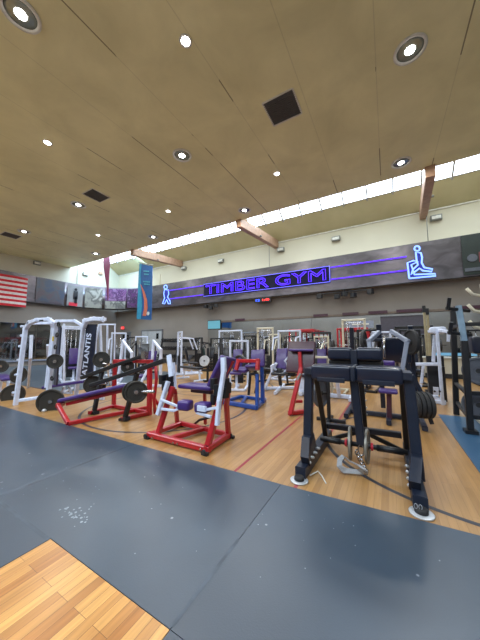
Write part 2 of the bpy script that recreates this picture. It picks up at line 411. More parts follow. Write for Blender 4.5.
mb.add([(XL, YN + .1, ZF1), (XR, YN + .1, ZF1), (XR, YF, ZF1), (XL, YF, ZF1)], [(0, 1, 2, 3)])
S('trim_fascia_cap', mb, M['wall_up'])
mb = MB(); mb.bar((XL + .05, YF - .03, 7.36), (XR - .05, YF - .03, 7.36), .05, .06); S('trim_front', mb, M['trimwhite'])
mb = MB()
for i, (x, y) in enumerate(path): pass
mb.tube([(x, y, ZF0 - .015) for x, y in path], .03, 6); S('trim_fascia_lower_edge', mb, M['rubber'])
# mats and court lines (paint film a millimetre thick, mats a centimetre)
def ring(cx, cy, r, w, z, a0=0, a1=2 * PI, n=90):
    m = MB(); vs = []
    for k in range(n + 1):
        a = a0 + (a1 - a0) * k / n; vs += [(cx + (r - w) * math.cos(a), cy + (r - w) * math.sin(a), z), (cx + r * math.cos(a), cy + r * math.sin(a), z)]
    return m.add(vs, [(2 * k, 2 * k + 1, 2 * k + 3, 2 * k + 2) for k in range(n)])
S('trim_court_circle', ring(.83, 4.5, 1.78, .05, .0015), M['lineblack'])
S('trim_court_arc', ring(-4.35, 4.35, 1.76, .05, .0015), M['lineblack'])
mb = ring(-5.0, 7.3, 1.8, .05, .0015); S('trim_court_ring', mb, M['lineblack'])
mb = MB()
for x0 in (-1.55, -.87): mb.add([(x0, 2.4, .001), (x0 + .035, 2.4, .001), (x0 + .035, 9.5, .001), (x0, 9.5, .001)], [(0, 1, 2, 3)])
S('trim_court_line', mb, M['linered'])
def mat_piece(label, pts, m=M['mat'], z=.012, name='floor_mat', group='grey rubber mats'):
    c2 = V((sum(p[0] for p in pts) / len(pts), sum(p[1] for p in pts) / len(pts), 0))
    o = slab(pts, 0.0005, z).build(name, m); recentre(o, c2); tag(o, label, 'mat', group); return o
g_ = .004
xs = [-9.5, -5.9, -3.13, -.985, 1.6, 4.2]
ed = lambda x: 2.505 + (.012 * (x + 1.45) if x < -1.45 else .05 * (x + 1.45)) - (0 if x > -7 else 0)
labs = ['grey rubber floor mat at the far left in front of the white racks', 'grey rubber mat in front of the red bench with purple pad',
        'grey rubber mat with chalk flecks above the bare plank corner', 'grey rubber mat in front of the black hyper extension machine', 'grey rubber mat at the right edge in front of the blue mat']
for i in range(5):
    mat_piece(labs[i], [(xs[i], 1.03 if i < 3 else 1.03), (xs[i + 1] - g_, 1.03), (xs[i + 1] - g_, ed(xs[i + 1])), (xs[i], ed(xs[i]))])
mat_piece('grey rubber mat left of the bare plank corner at lower left', [(-6.5, -1.5), (-2.16, -1.5), (-2.16, 1.02), (-6.5, 1.02)])
mat_piece('grey rubber mat at the bottom right corner, nearest the viewer', [(-.985, -1.5), (4.2, -1.5), (4.2, 1.026), (-.985, 1.026)])
mb = MB()
mb.add([(-3.16, 1.04, .0128), (-3.12, 1.04, .0128), (-3.12, 2.2, .0128), (-3.16, 2.2, .0128)], [(0, 1, 2, 3)])
mb.add([(-1.0, 1.04, .0128), (-.98, 1.04, .0128), (-.98, 1.7, .0128), (-1.0, 1.7, .0128)], [(0, 1, 2, 3)])
mb.add([(-6.0, 1.0, .0128), (-2.16, 1.0, .0128), (-2.16, 1.03, .0128), (-6.0, 1.03, .0128)], [(0, 1, 2, 3)])
S('floor_planks', slab([(-2.155, -1.5), (-.99, -1.5), (-.99, 1.026), (-2.155, 1.026)], .0005, .011), M['wood_lit'])  # bare court floor, brighter light put into its colour
S('trim_mat_seam', mb, M['seam'])
random.seed(3); mb = MB()
cc = gr(75, 515)
for k in range(34):
    p = cc + V((random.gauss(0, .085), random.gauss(0, .035), .0125)); mb.disc((p.x, p.y, .0130), (0, 0, 1), random.uniform(.004, .011), .001, 7)
o = mb.build('chalk_marks', M['trimchalk']); recentre(o, cc); o['kind'] = 'stuff'; tag(o, 'patch of pale chalk marks on the grey mat at left', 'chalk marks')
mb = MB()
for k in range(70):
    x, y = random.uniform(-4.4, 1.8), random.uniform(1.08, 2.4); mb.disc((x, y, .0130), (0, 0, 1), random.uniform(.002, .006), .001, 6)
o = mb.build('dust_specks', M['trimchalk']); o['kind'] = 'stuff'; tag(o, 'tiny pale dust specks scattered over the grey mats', 'dust')
mat_piece('blue rubber floor mat under the dark rack at right', [(.80, 2.62), (5.5, 2.62), (5.5, 6.62), (.80, 6.5)], M['matblue'], .012, 'floor_mat', 'blue mats')
mat_piece('dark slate rubber flooring behind the white racks at left', [(-20.2, 3.95), (-8.2, 3.95), (-8.2, 9.5), (-20.2, 9.5)], M['matslate'], .01, 'floor_mat', 'slate mats')

# ---------------------------------------------------------------- ceiling fixtures
lamps_big = [((-5.0, 1.42), 'large round downlight at the top left corner of the ceiling'), ((.62, 5.36), 'large round downlight at the upper right of the ceiling'),
    ((-5.0, 5.25), 'large round downlight left of the big square ceiling vent'), ((.62, 9.0), 'large round downlight beside the skylight above the treadmill sign'),
    ((-10.45, 5.2), 'round downlight beside the middle ceiling vent'), ((-15.3, 5.2), 'round downlight beside the left ceiling vent'),
    ((-5.0, 9.05), 'round downlight at the top of the middle timber beam'), ((-10.5, 9.0), 'round downlight at the top of the left timber beam'),
    ((-15.6, 8.95), 'round downlight in the far left ceiling corner by the left wall')]
def area(name, loc, size, power, col, rot=(0, 0, 0), spread=None):
    L = bpy.data.lights.new(name, 'AREA'); L.shape = 'DISK'; L.size = size; L.energy = power; L.color = col
    if spread: L.spread = spread
    o = bpy.data.objects.new(name, L); COL.objects.link(o); o.location = loc; o.rotation_euler = rot; return o
def big_lamp(x, y, label):
    z = cz(y); t = thing('ceiling_light', label, 'ceiling light', (x, y, z), 'round recessed downlights'); up = (0, 0, 1); R = .275
    MB().lathe((x, y, z), up, [(R * .80, -.005), (R * .82, -.03), (R, -.025), (R, 0)], 36, True).build('trim_ring', M['trimwhite'], t)
    MB().lathe((x, y, z), up, [(R * .8, -.006), (R * .62, -.012), (R * .42, -.018), (R * .40, -.019)], 36, True).build('reflector', M['reflector'], t)
    MB().lathe((x, y, z), up, [(.001, -.040), (R * .2, -.036), (R * .30, -.026), (R * .31, -.019)], 28, True).build('lamp', M['lamp'], t)
    area('downlight_glow', (x, y, z - .06), .4, P_BIG, (1, .97, .90))
def small_lamp(x, y, label):
    z = cz(y); t = thing('spot_light', label, 'ceiling light', (x, y, z), 'small recessed spotlights')
    MB().lathe((x, y, z), (0, 0, 1), [(.075, -.004), (.08, -.015), (.115, -.012), (.115, 0)], 28, True).build('trim_ring', M['trimwhite'], t)
    MB().lathe((x, y, z), (0, 0, 1), [(.001, -.03), (.06, -.026), (.078, -.005)], 24, True).build('lamp', M['lamp'], t)
    area('spotlight_glow', (x, y, z - .05), .2, P_SM, (1, .97, .92))
P_BIG, P_SM = 115, 55
for (x, y), lb in lamps_big: big_lamp(x, y, lb)
for (x, y), lb in [((-2.93, 3.1), 'small bright spotlight at the top of the ceiling left of the large square vent'), ((-2.92, 7.5), 'small spotlight between the square vent and the skylight'),
    ((-7.8, 3.0), 'small spotlight nearest the left edge, above the middle vent'), ((-7.8, 7.44), 'small spotlight right of the middle vent, above the timber sign'),
    ((-12.7, 7.36), 'small spotlight above the blue hanging banner')]: small_lamp(x, y, lb)
def vent(x0, x1, y0_, y1_, label):
    z = cz((y0_ + y1_) / 2); cx, cy = (x0 + x1) / 2, (y0_ + y1_) / 2; t = thing('ceiling_vent', label, 'vent', (cx, cy, z), 'square ceiling vents')
    mb = MB(); w_, d_ = x1 - x0, y1_ - y0_
    for a, b2 in (((x0, y0_), (x1, y0_)), ((x1, y0_), (x1, y1_)), ((x1, y1_), (x0, y1_)), ((x0, y1_), (x0, y0_))): mb.bar((*a, z - .012), (*b2, z - .012), .035, .03)
    mb.build('frame', M['trimwhite'], t)
    mb = MB(); mb.box((cx, cy, z - .004), (w_, d_, .012)); k = y0_ + .05
    while k < y1_ - .02: mb.bar((x0, k, z - .02), (x1, k, z - .02), .012, .02); k += .05
    mb.build('grille', M['grille'], t)
vent(-2.26, -1.54, 4.95, 5.65, 'large dark square vent in the middle of the ceiling')
vent(-9.53, -8.88, 4.85, 5.52, 'dark square vent in the ceiling beside the middle downlight')
vent(-16.8, -16.1, 4.72, 5.4, 'dark square vent at the left edge of the ceiling')
# beams
for x, lb in ((1.6, 'glued timber beam at right crossing the skylight'), (-5.5, 'glued timber beam in the middle crossing the skylight'), (-12.95, 'glued timber beam at left above the blue banner')):
    t = thing('timber_beam', lb, 'beam', (x, YF, 7.1), 'timber beams under the skylight')
    MB().bar((x - .17, YS - .15, 6.95), (x + .05, YF - .02, 7.26), .27, .46, c=.05).build('beam', M['beam'], t)
    MB().box((x, 11.5, 6.92), (.30, .10, .06)).build('steel_plate', M['box'], t)
    mb = MB(); mb.bar((x - .35, YS + .35, 7.3), (x - .35, YS + .35, 9.9), .09, .09); mb.bar((x, 10.2, 7.2), (x - .2, YS + .1, 9.0), .09, .14); mb.build('strut', M['trimwhite'], t)
for i, (x, lb) in enumerate(((1.72, 'thin dark cable hanging from the right beam to the fascia'), (-5.75, 'thin dark cable hanging from the middle beam to the fascia'))):
    o = MB().tube([(x, YN - .02, ZF1 - .02), (x, YN - .02, 7.2)], .018, 6).build('hanging_cable', M['box']); recentre(o, (x, YN, ZF1)); tag(o, lb, 'cable', 'hanging cables')
o = MB().tube([(XL + .1, 10.3, ZF1), (XL + .1, 10.3, 8.6)], .015, 6).build('hanging_cable', M['box']); recentre(o, (XL + .1, 10.3, ZF1)); tag(o, 'thin dark cable down the sunlit left wall', 'cable', 'hanging cables')
# wall mounted emergency lights / speakers
def wallbox(p, ax, label):
    t = thing('wall_light', label, 'wall light', p, 'grey wall lights on the cream wall')
    if ax == 'y':
        MB().box((p[0], p[1] - .09, p[2]), (.42, .16, .22), ch=.2).build('housing', M['box'], t); MB().box((p[0], p[1] - .18, p[2] - .01), (.32, .02, .13)).build('lens', M['trimwhite'], t)
    else:
        MB().box((p[0] + .09, p[1], p[2]), (.16, .42, .22), ch=.2).build('housing', M['box'], t); MB().box((p[0] + .18, p[1], p[2] - .01), (.02, .32, .13)).build('lens', M['trimwhite'], t)
for (x, z), lb in (((-12.6, 6.9), 'grey wall light at the end of the left timber beam'), ((-9.36, 6.9), 'grey wall light between the left and middle beams'), ((-5.15, 6.87), 'grey wall light at the end of the middle beam'),
    ((-2.1, 6.88), 'grey wall light on the cream wall above the purple light lines'), ((2.1, 6.95), 'grey wall light at the end of the right beam')): wallbox((x, YF, z), 'y', lb)
wallbox((XL, 7.7, 6.82), 'x', 'grey wall light above the striped flag'); wallbox((XL, 10.9, 6.83), 'x', 'grey wall light on the sunlit left wall')
t = thing('wall_sensor', 'small reddish sensor box high on the sunlit left wall', 'sensor', (XL, 12.1, 7.2))
MB().box((XL + .08, 12.1, 7.2), (.14, .32, .2), ch=.2).build('housing', M['beam'], t); MB().tube([(XL + .05, 12.1, 7.3), (XL + .05, 12.1, 7.7)], .02, 6).build('conduit', M['box'], t)
o = MB().box((-15.55, YF - .02, 6.35), (.95, .04, .9)).build('wall_hatch', M['wall_up']); recentre(o, (-15.55, YF, 5.9)); tag(o, 'cream access hatch on the upper wall behind the left neon figure', 'hatch')

# ---------------------------------------------------------------- fascia signs
def text_mesh(txt, w, h, p, xdir, updir, mat, parent, name, mode='fill', d=.01, r=.02, bold=0):
    cu = bpy.data.curves.new(name, 'FONT'); cu.body = txt; cu.size = 1; cu.align_x = 'LEFT'
    if mode == 'tube': cu.fill_mode = 'NONE'; cu.bevel_depth = 0.0
    else: cu.extrude = 0
    cu.offset = bold; cu.resolution_u = 4
    tmp = bpy.data.objects.new('tmp', cu); COL.objects.link(tmp)
    bpy.context.view_layer.update(); dg = bpy.context.evaluated_depsgraph_get(); me = bpy.data.meshes.new_from_object(tmp.evaluated_get(dg))
    bpy.data.objects.remove(tmp)
    xs_ = [v.co.x for v in me.vertices]; ys_ = [v.co.y for v in me.vertices]; x0, x1, yy0, yy1 = min(xs_), max(xs_), min(ys_), max(ys_)
    xd = V(xdir); ud = V(updir); nd = xd.cross(ud); off = parent_world(parent); P = V(p)
    def mp(co): return P + xd * ((co.x - x0) / (x1 - x0) * w) + ud * ((co.y - yy0) / (yy1 - yy0) * h)
    mb = MB()
    if mode == 'tube':
        adj = {}
        for e in me.edges: a, b2 = e.vertices; adj.setdefault(a, []).append(b2); adj.setdefault(b2, []).append(a)
        seen = set()
        for s0 in list(adj):
            if s0 in seen: continue
            loop = [s0]; seen.add(s0); cur = s0
            while True:
                nx = [q for q in adj[cur] if q not in seen]
                if not nx: break
                cur = nx[0]; seen.add(cur); loop.append(cur)
            if len(loop) > 2: mb.tube([mp(me.vertices[i].co) for i in loop], r, 6, closed=True)
    else:
        n0 = len(me.vertices); vs = [mp(v.co) + nd * d for v in me.vertices]
        mb.add(vs, [tuple(p_.vertices) for p_ in me.polygons])
    return mb.build(name, mat, parent)
SX0, SX1 = -10.45, -2.4
YP = YN - .10
t = thing('neon_sign', 'long purple neon sign reading TIMBER GYM on the metal fascia', 'sign', ((SX0 + SX1) / 2, YP, 4.55))
MB().box(((SX0 + SX1) / 2, YP + .03, 4.945), (SX1 - SX0, .06, .82)).build('sign_board', M['signboard'], t)
mb = MB(); mb.tube([(SX0, YP - .03, 5.35), (SX1, YP - .03, 5.35)], .015, 6); mb.tube([(SX0, YP - .03, 4.54), (SX1, YP - .03, 4.54)], .015, 6); mb.tube([(SX1, YP - .03, 4.54), (SX1, YP - .03, 5.35)], .018, 6)
mb.build('border_tube', M['neonbd'], t)
text_mesh('TIMBER GYM', SX1 - SX0 - .4, .58, (SX0 + .2, YP - .05, 4.655), (1, 0, 0), (0, 0, 1), M['neonp'], t, 'lettering', 'tube', r=.015, bold=.045)
for nm, x0, x1, pos in (('left', -13.75, SX0 - .05, 'left of the lettering'), ('right', SX1 + .05, .9, 'right of the lettering')):
    for z, hh in ((5.28, 'upper'), (4.66, 'lower')):
        o = MB().tube([(x0, YP + .0, z), (x1, YP + .0, z)], .028, 8).build('neon_line', M['neonl']); recentre(o, (x0, YP, z)); tag(o, hh + ' straight purple neon line ' + pos, 'neon light', 'purple neon lines')
def neon_fig(name, label, pts_list, Y, closed, fill=None):
    P0 = at(*pts_list[0][0], Y); t = thing(name, label, 'sign', (P0.x, Y, 4.4))
    if fill:
        for q in fill: prism([at(a, b2, Y + .03) for a, b2 in q], (0, .02, 0)).build('backing', M['neonfill'], t)
    for ps, cl in zip(pts_list, closed): MB().tube([at(a, b2, Y) for a, b2 in ps], .035, 8, closed=cl).build('neon_tube', M['neonb'], t)
    return t
def z8(x, y): return (380 + x / 4.8, 220 + y / 4.8)
head = [z8(178 + 13 * math.cos(a * PI / 5), 137 + 12 * math.sin(a * PI / 5)) for a in range(10)]
torso = [z8(*q) for q in [(172, 155), (196, 158), (202, 180), (200, 205), (212, 228), (252, 236), (248, 248), (205, 243), (190, 232), (165, 250), (150, 262), (158, 238), (182, 215), (176, 195)]]
mach = [z8(*q) for q in [(140, 278), (132, 205), (160, 195), (182, 200), (150, 215), (165, 262), (265, 258), (268, 268), (142, 280)]]
neon_fig('neon_figure', 'blue neon outline of a person striding on a treadmill, right end of the fascia', [head, torso, mach], YP, [True, True, True], [torso, mach])
def zl(x, y): return (150 + x / 4.8, 250 + y / 4.8)
hl = [zl(75 + 8 * math.cos(a * PI / 5), 178 + 9 * math.sin(a * PI / 5)) for a in range(10)]
bl = [zl(*q) for q in [(70, 190), (88, 192), (90, 212), (84, 225), (96, 245), (98, 258), (88, 258), (80, 238), (70, 258), (60, 258), (70, 230), (66, 210)]]
neon_fig('neon_figure', 'small pale blue neon outline of a running person at the left end of the fascia', [hl, bl], YP, [True, True], [bl])
# posters on the fascia
def poster_y(label, x0, x1, z0, z1, m, extra=None):
    o = MB().box(((x0 + x1) / 2, YP + .06, (z0 + z1) / 2), (x1 - x0, .03, z1 - z0)).build('poster', m); recentre(o, ((x0 + x1) / 2, YP + .06, z0)); tag(o, label, 'poster', 'posters on the fascia'); return o
mpost = multi_mat('poster_sport', [(.02, .025, .03), (.05, .07, .08), (.25, .26, .25), (.35, .05, .06), (.5, .5, .47)], 1.6)
t = thing('sport_poster', 'dark sports poster with a figure in red at the right edge of the fascia', 'poster', (3.7, YP, 4.2))
MB().box((3.7, YP + .06, 5.0), (1.8, .03, 1.66)).build('sheet', paint('poster_green_black', (.012, .02, .018), .5), t)
mb = MB(); mb.pad((3.75, YP + .03, 5.25), (1, 0, 0), (0, 1, 0), (.34, .02, .5), .1); mb.pad((3.55, YP + .03, 4.85), (1, 0, 0), (0, 1, 0), (.5, .02, .42), .1); mb.build('printed_figure', paint('poster_red_figure', (.16, .03, .03), .5), t)
mb = MB(); mb.disc((3.7, YP + .03, 5.62), (0, 1, 0), .16, .02); mb.disc((3.1, YP + .03, 4.85), (0, 1, 0), .16, .02); mb.box((3.6, YP + .035, 4.38), (1.5, .02, .14)); mb.build('printed_detail', M['dullgrey'], t)
def curve_panel(label, a0, a1, z0, z1, mat, name='poster', r=3.94):
    m = MB(); vs = []; n = 8
    for k in range(n + 1):
        a = a0 + (a1 - a0) * k / n
        for rr in (r, r - .02):
            vs += [(XF + 4 + rr * math.cos(a), 9.4 + rr * math.sin(a), z0), (XF + 4 + rr * math.cos(a), 9.4 + rr * math.sin(a), z1)]
    fs = [(4 * k + 2, 4 * k + 6, 4 * k + 7, 4 * k + 3) for k in range(n)] + [(4 * k, 4 * k + 1, 4 * k + 5, 4 * k + 4) for k in range(n)] + [(4 * k + 1, 4 * k + 3, 4 * k + 7, 4 * k + 5) for k in range(n)] + [(4 * k, 4 * k + 4, 4 * k + 6, 4 * k + 2) for k in range(n)]
    fs += [(0, 2, 3, 1), (4 * n, 4 * n + 1, 4 * n + 3, 4 * n + 2)]
    o = m.add(vs, fs).build(name, mat); recentre(o, (vs[0][0], vs[0][1], z0)); tag(o, label, 'poster', 'posters on the curved fascia'); return o
DG = PI / 180
pal = [multi_mat('poster_white_figure', [(.12, .12, .13), (.18, .18, .19), (.22, .22, .23)], 1.2, off=1), multi_mat('poster_pale', [(.12, .12, .115), (.22, .22, .20), (.09, .09, .09), (.32, .32, .30)], 1.4, off=4),
       multi_mat('poster_purple', [(.10, .03, .12), (.17, .07, .20), (.06, .02, .09), (.22, .12, .26)], 2.5, off=7), multi_mat('poster_dark', [(.02, .015, .04), (.09, .03, .12), (.03, .02, .05), (.16, .10, .2)], 3, off=3), multi_mat('poster_magenta', [(.20, .05, .18), (.28, .10, .26), (.14, .05, .15)], 2.4, off=2),
       multi_mat('poster_blue', [(.05, .055, .07), (.04, .06, .11), (.065, .07, .09), (.08, .06, .075)], 1.5, off=5)]
o = MB().box((XF + .05, 8.5, (ZF0 + ZF1) / 2), (.02, 1.7, 1.6)).build('poster', pal[5]); recentre(o, (XF + .05, 8.5, ZF0)); tag(o, 'bluish wide poster right of the striped flag', 'poster', 'posters on the left fascia')
t = curve_panel('pale poster with a dark standing figure on the curved fascia', 178 * DG, 163 * DG, 4.16, 5.7, pal[0])
t2 = curve_panel('grey and white abstract poster right of the standing figure poster', 161 * DG, 144 * DG, 4.16, 5.7, pal[1])
curve_panel('purple poster behind the maroon feather banner', 141 * DG, 118 * DG, 4.8, 5.75, pal[2])
curve_panel('black and purple poster left of the blue banner', 117 * DG, 104 * DG, 4.25, 5.75, pal[3])
curve_panel('magenta poster partly behind the blue banner', 103 * DG, 92 * DG, 4.25, 5.75, pal[4])
curve_panel('low black and white poster under the purple poster', 141 * DG, 119 * DG, 4.16, 4.76, pal[1])
a = 170 * DG; bx, by = XF + 4 + 3.9 * math.cos(a), 9.4 + 3.9 * math.sin(a)
mb = MB(); mb.pad((bx, by, 5.0), (0, 1, 0), (1, 0, 0), (.3, .02, .62), .05); mb.disc((bx, by, 5.42), (1, 0, 0), .1, .02); mb.pad((bx, by + .02, 4.6), (0, 1, 0), (1, 0, 0), (.2, .02, .5), .04)
mb.build('printed_figure', M['blackvinyl'], t)
MB().box((bx, by, 4.3), (.02, .85, .24)).build('printed_band', M['redtip'], t)
# flag
t = thing('striped_flag', 'red and white striped national flag hung flat on the left fascia', 'flag', (XF + .02, 5.4, 3.72))
z0, z1, yr, yl = 3.72, 5.62, 7.19, 3.6; hst = (z1 - z0) / 13
mr = MB(); X = XF + .04
for k in range(13):
    mm = mr; zt = z1 - k * hst; nseg = 14
    for j in range(nseg):
        ya, yb2 = yl + (yr - yl) * j / nseg, yl + (yr - yl) * (j + 1) / nseg
        xa, xb = X + .02 * math.sin(ya * 5), X + .02 * math.sin(yb2 * 5)
        mm.add([(xa, ya, zt - hst), (xb, yb2, zt - hst), (xb, yb2, zt), (xa, ya, zt), (xa - .012, ya, zt - hst), (xb - .012, yb2, zt - hst), (xb - .012, yb2, zt), (xa - .012, ya, zt)], [(3, 2, 1, 0), (4, 5, 6, 7), (0, 1, 5, 4), (2, 3, 7, 6)], mi=k % 2)
mr.build('cloth', [paint('flag_red', (.50, .015, .03), .8), paint('flag_white', (.62, .58, .60), .8)], t)
mb = MB(); mb.box((X + .03, yl + .72, z1 - 3.5 * hst), (.012, 1.44, 7 * hst)); mb.build('canton', paint('flag_blue', (.02, .03, .16), .8), t)
mb = MB()
for r_ in range(9):
    for q in range(6 if r_ % 2 == 0 else 5):
        cy_, cz_ = yl + .12 + q * .24 + (.12 if r_ % 2 else 0), z1 - .1 - r_ * .103
        vs = [(X + .038, cy_ + (.04 if k % 2 == 0 else .016) * math.sin(k * PI / 5), cz_ + (.04 if k % 2 == 0 else .016) * math.cos(k * PI / 5)) for k in range(10)]; mb.add(vs, [tuple(range(10))])
mb.build('stars', M['trimwhite'], t)
# blue hanging banner and feather banner
YBn = 9.6
def band(pts_l, pts_r, Y, d=.02, mi=0):
    n_ = len(pts_l); m = MB(); vs = []
    for a, b2 in zip(pts_l, pts_r):
        pa, pb = at(*a, Y), at(*b2, Y); vs += [pa, pb, pa + V((0, d, 0)), pb + V((0, d, 0))]
    fs = []
    for k in range(n_ - 1):
        o = 4 * k; fs += [(o, o + 4, o + 5, o + 1), (o + 2, o + 3, o + 7, o + 6), (o, o + 2, o + 6, o + 4), (o + 1, o + 5, o + 7, o + 3)]
    fs += [(0, 1, 3, 2), (4 * n_ - 4, 4 * n_ - 2, 4 * n_ - 1, 4 * n_ - 3)]
    return m.add(vs, fs, False, mi)
pb = at(145, 262, YBn)
t = thing('hanging_banner', 'tall blue vertical banner with orange swirl hanging from the ceiling', 'banner', (pb.x, YBn, pb.z))
band([(139.5, 263.5), (138.5, 275), (137.8, 290), (137.2, 305), (136.5, 319)], [(152.5, 266), (152.3, 278), (152, 292), (151.6, 306), (151.2, 320)], YBn).build('cloth', paint('banner_blue', (.012, .095, .31), .6), t)
band([(139.7, 263.5), (139, 275), (138, 290), (137.4, 305), (136.8, 319)], [(141.5, 264), (140.5, 275), (141, 290), (142, 305), (140.5, 319)], YBn - .012, .008).build('cyan_edge', paint('banner_cyan', (.03, .30, .52), .6), t)
band([(140.3, 284), (142.5, 292), (144, 300), (144, 308), (142.5, 316)], [(141, 285), (144.5, 292), (147, 300), (147.5, 308), (146, 316)], YBn - .022, .008).build('swirl', paint('banner_orange', (.55, .16, .10), .6), t)
mb = MB()
for yy, xa, xb in ((271, 143.5, 149), (274, 144, 148.5), (281.5, 143, 150), (284, 144, 150)):
    mb.bar(at(xa, yy, YBn - .03), at(xb, yy + .5, YBn - .03), .012, .075)
mb.build('printed_text', paint('banner_pale', (.05, .30, .45), .6), t)
MB().disc(at(148, 313.5, YBn - .03), (0, 1, 0), .11, .012).build('printed_emblem', paint('banner_ice', (.55, .65, .75), .6), t)
mb = MB(); p0, p1 = at(138.8, 262.5, YBn), at(153, 265.3, YBn); mb.tube([p0, p1], .025, 8); mb.build('rod', M['box'], t)
mb = MB()
for q in (p0, p1): mb.tube([q, (q.x, q.y, 7.9)], .006, 5)
mb.build('hanging_line', M['box'], t)
YFe = 10.4; pf = at(106, 258, YFe)
t = thing('feather_banner', 'narrow maroon feather banner tapering to a point, hanging left of the blue banner', 'banner', (pf.x, YFe, pf.z))
band([(103.3, 256.5), (103.2, 262), (103.6, 268), (104.8, 276), (106.5, 286), (107.6, 300)], [(109.7, 255.2), (110, 262), (109.6, 268), (109, 276), (108.6, 286), (108.2, 300)], YFe).build('cloth', paint('banner_maroon', (.17, .03, .08), .7), t)
mb = MB(); q = at(106.5, 256, YFe); mb.tube([q, (q.x, q.y, 8.3)], .012, 6); mb.build('hanging_line', M['box'], t)

# ---------------------------------------------------------------- front wall: doors, mirrors, boards, clock
def door(i, x0, x1, z1, m, split=None):
    t = bpy.data.objects.new('door_%d' % i, None); COL.objects.link(t); t.location = ((x0 + x1) / 2, YF, 0); t['kind'] = 'structure'
    MB().box(((x0 + x1) / 2, YF - .03, z1 / 2), (x1 - x0, .05, z1)).build('door_leaf', m, t)
    mb = MB(); mb.bar((x0 - .04, YF - .04, 0), (x0 - .04, YF - .04, z1 + .05), .08, .08); mb.bar((x1 + .04, YF - .04, 0), (x1 + .04, YF - .04, z1 + .05), .08, .08); mb.bar((x0 - .08, YF - .04, z1 + .05), (x1 + .08, YF - .04, z1 + .05), .08, .08)
    mb.build('door_frame', M['doordark'], t)
    if split: MB().box((split, YF - .06, z1 / 2), (.03, .02, z1 - .02)).build('meeting_stile', M['doordark'], t)
    return t
d1 = door(1, -16.9, -14.7, 2.42, M['doorgrey'], -16.2)
MB().box((-15.15, YF - .065, 2.0), (.24, .02, .42)).build('door_window', M['glassdark'], d1)
MB().box((-16.25, YF - .09, 1.15), (.06, .06, .3)).build('door_handle', M['steel'], d1)
d2 = door(2, -19.4, -18.35, 2.3, M['doordark'])
mb = MB(); mb.box((-19.1, YF - .065, 1.95), (.36, .02, .42)); mb.box((-18.65, YF - .065, 1.95), (.36, .02, .42)); mb.build('door_window', M['glassdark'], d2)
t = thing('exit_sign', 'small red glowing exit sign above the dark grey door', 'sign', (-19.3, YF, 2.62)); MB().box((-19.3, YF - .05, 2.75), (.4, .08, .24)).build('housing', M['doordark'], t); MB().box((-19.3, YF - .1, 2.75), (.36, .02, .18)).build('lit_panel', M['ledred'], t)
text_mesh('EXIT', .28, .11, (-19.44, YF - .115, 2.695), (1, 0, 0), (0, 0, 1), M['trimwhite'], t, 'lettering')
o = MB().box((-17.35, YF - .04, 1.15), (.16, .06, .3)).build('wall_switch_box', M['doordark']); recentre(o, (-17.35, YF, 1.0)); tag(o, 'dark switch box on the wall left of the pale grey door', 'switch box')
mx0, mx1, npan = -10.4, 3.4, 8
for k in range(npan):
    a, b2 = mx0 + (mx1 - mx0) * k / npan, mx0 + (mx1 - mx0) * (k + 1) / npan
    o = MB().box(((a + b2) / 2, YF - .02, 1.8), (b2 - a - .012, .02, 1.95), ch=.001).build('wall_mirror', M['mirror']); recentre(o, ((a + b2) / 2, YF - .02, .82))
    tag(o, 'tall wall mirror panel in the row along the front wall behind the machines', 'mirror', 'mirror panels on the front wall')
mb = MB(); mb.bar((mx0, YF - .04, 2.85), (mx1, YF - .04, 2.85), .06, .12); S('trim_2', mb, paint('mirror_header_wood', (.14, .11, .09), .5))
# framed strips along the mirror header
for x, w_, lb in ((-7.9, .7, 'above the white cable tower'), (-3.0, .75, 'above the white press machine'), (-1.55, .75, 'left of the cream pulldown tower'), (-.35, .8, 'above the cream pulldown tower'), (.95, 1.1, 'above the dark notice board'), (2.9, .9, 'at the right end of the mirror')):
    o = MB().box((x, YF - .09, 2.90), (w_, .03, .13)).build('small_sign', M['maroonvinyl']); recentre(o, (x, YF - .09, 2.83)); tag(o, 'narrow dark sign strip on the mirror header ' + lb, 'sign', 'sign strips on the mirror header')
t = thing('notice_board', 'large dark notice board on the mirror wall behind the grey armed press', 'notice board', (.8, YF - .1, 1.7))
MB().box((.62, YF - .06, 2.25), (1.75, .04, .85)).build('board', paint('board_plum', (.06, .055, .075), .5), t)
mb = MB(); mb.bar((-.27, YF - .09, 2.68), (1.5, YF - .09, 2.68), .03, .03); mb.bar((-.27, YF - .09, 1.82), (1.5, YF - .09, 1.82), .03, .03); mb.build('frame', M['doordark'], t)
t = thing('wall_board', 'smaller grey printed board on the mirror wall left of the large notice board', 'notice board', (-1.0, YF - .1, 2.1))
MB().box((-1.1, YF - .06, 2.35), (1.1, .04, .34)).build('board', M['grey'], t); MB().bar((-1.5, YF - .09, 2.36), (-.75, YF - .09, 2.36), .02, .07).build('printed_line', M['trimwhite'], t)
t = thing('mirror_reflection', 'skylight reflection painted as a pale cyan glow at the left end of the mirror wall', 'glare', (-9.9, YF - .1, 2.45)); MB().box((-9.85, YF - .08, 2.66), (1.05, .06, .60)).build('dark_rim', M['black'], t); MB().box((-9.85, YF - .12, 2.66), (.97, .02, .52)).build('painted_reflection', M['painted_reflection'], t)  # glowing panel stands in for the skylight reflected in the mirror
t = thing('led_clock', 'small blue and red digital display hung under the fascia', 'display', (-6.2, YN, 3.85))
MB().box((-6.2, YN, 3.94), (1.05, .1, .24)).build('housing', M['black'], t); text_mesh('12', .26, .13, (-6.62, YN - .06, 3.88), (1, 0, 0), (0, 0, 1), M['ledblue'], t, 'blue_digits', bold=.03)
text_mesh('1:40', .44, .13, (-6.2, YN - .06, 3.88), (1, 0, 0), (0, 0, 1), M['ledred'], t, 'red_digits', bold=.03)
mb = MB(); mb.tube([(-6.5, YN, 4.05), (-6.5, YN, 4.12)], .015, 6); mb.tube([(-5.9, YN, 4.05), (-5.9, YN, 4.12)], .015, 6); mb.build('bracket', M['black'], t)
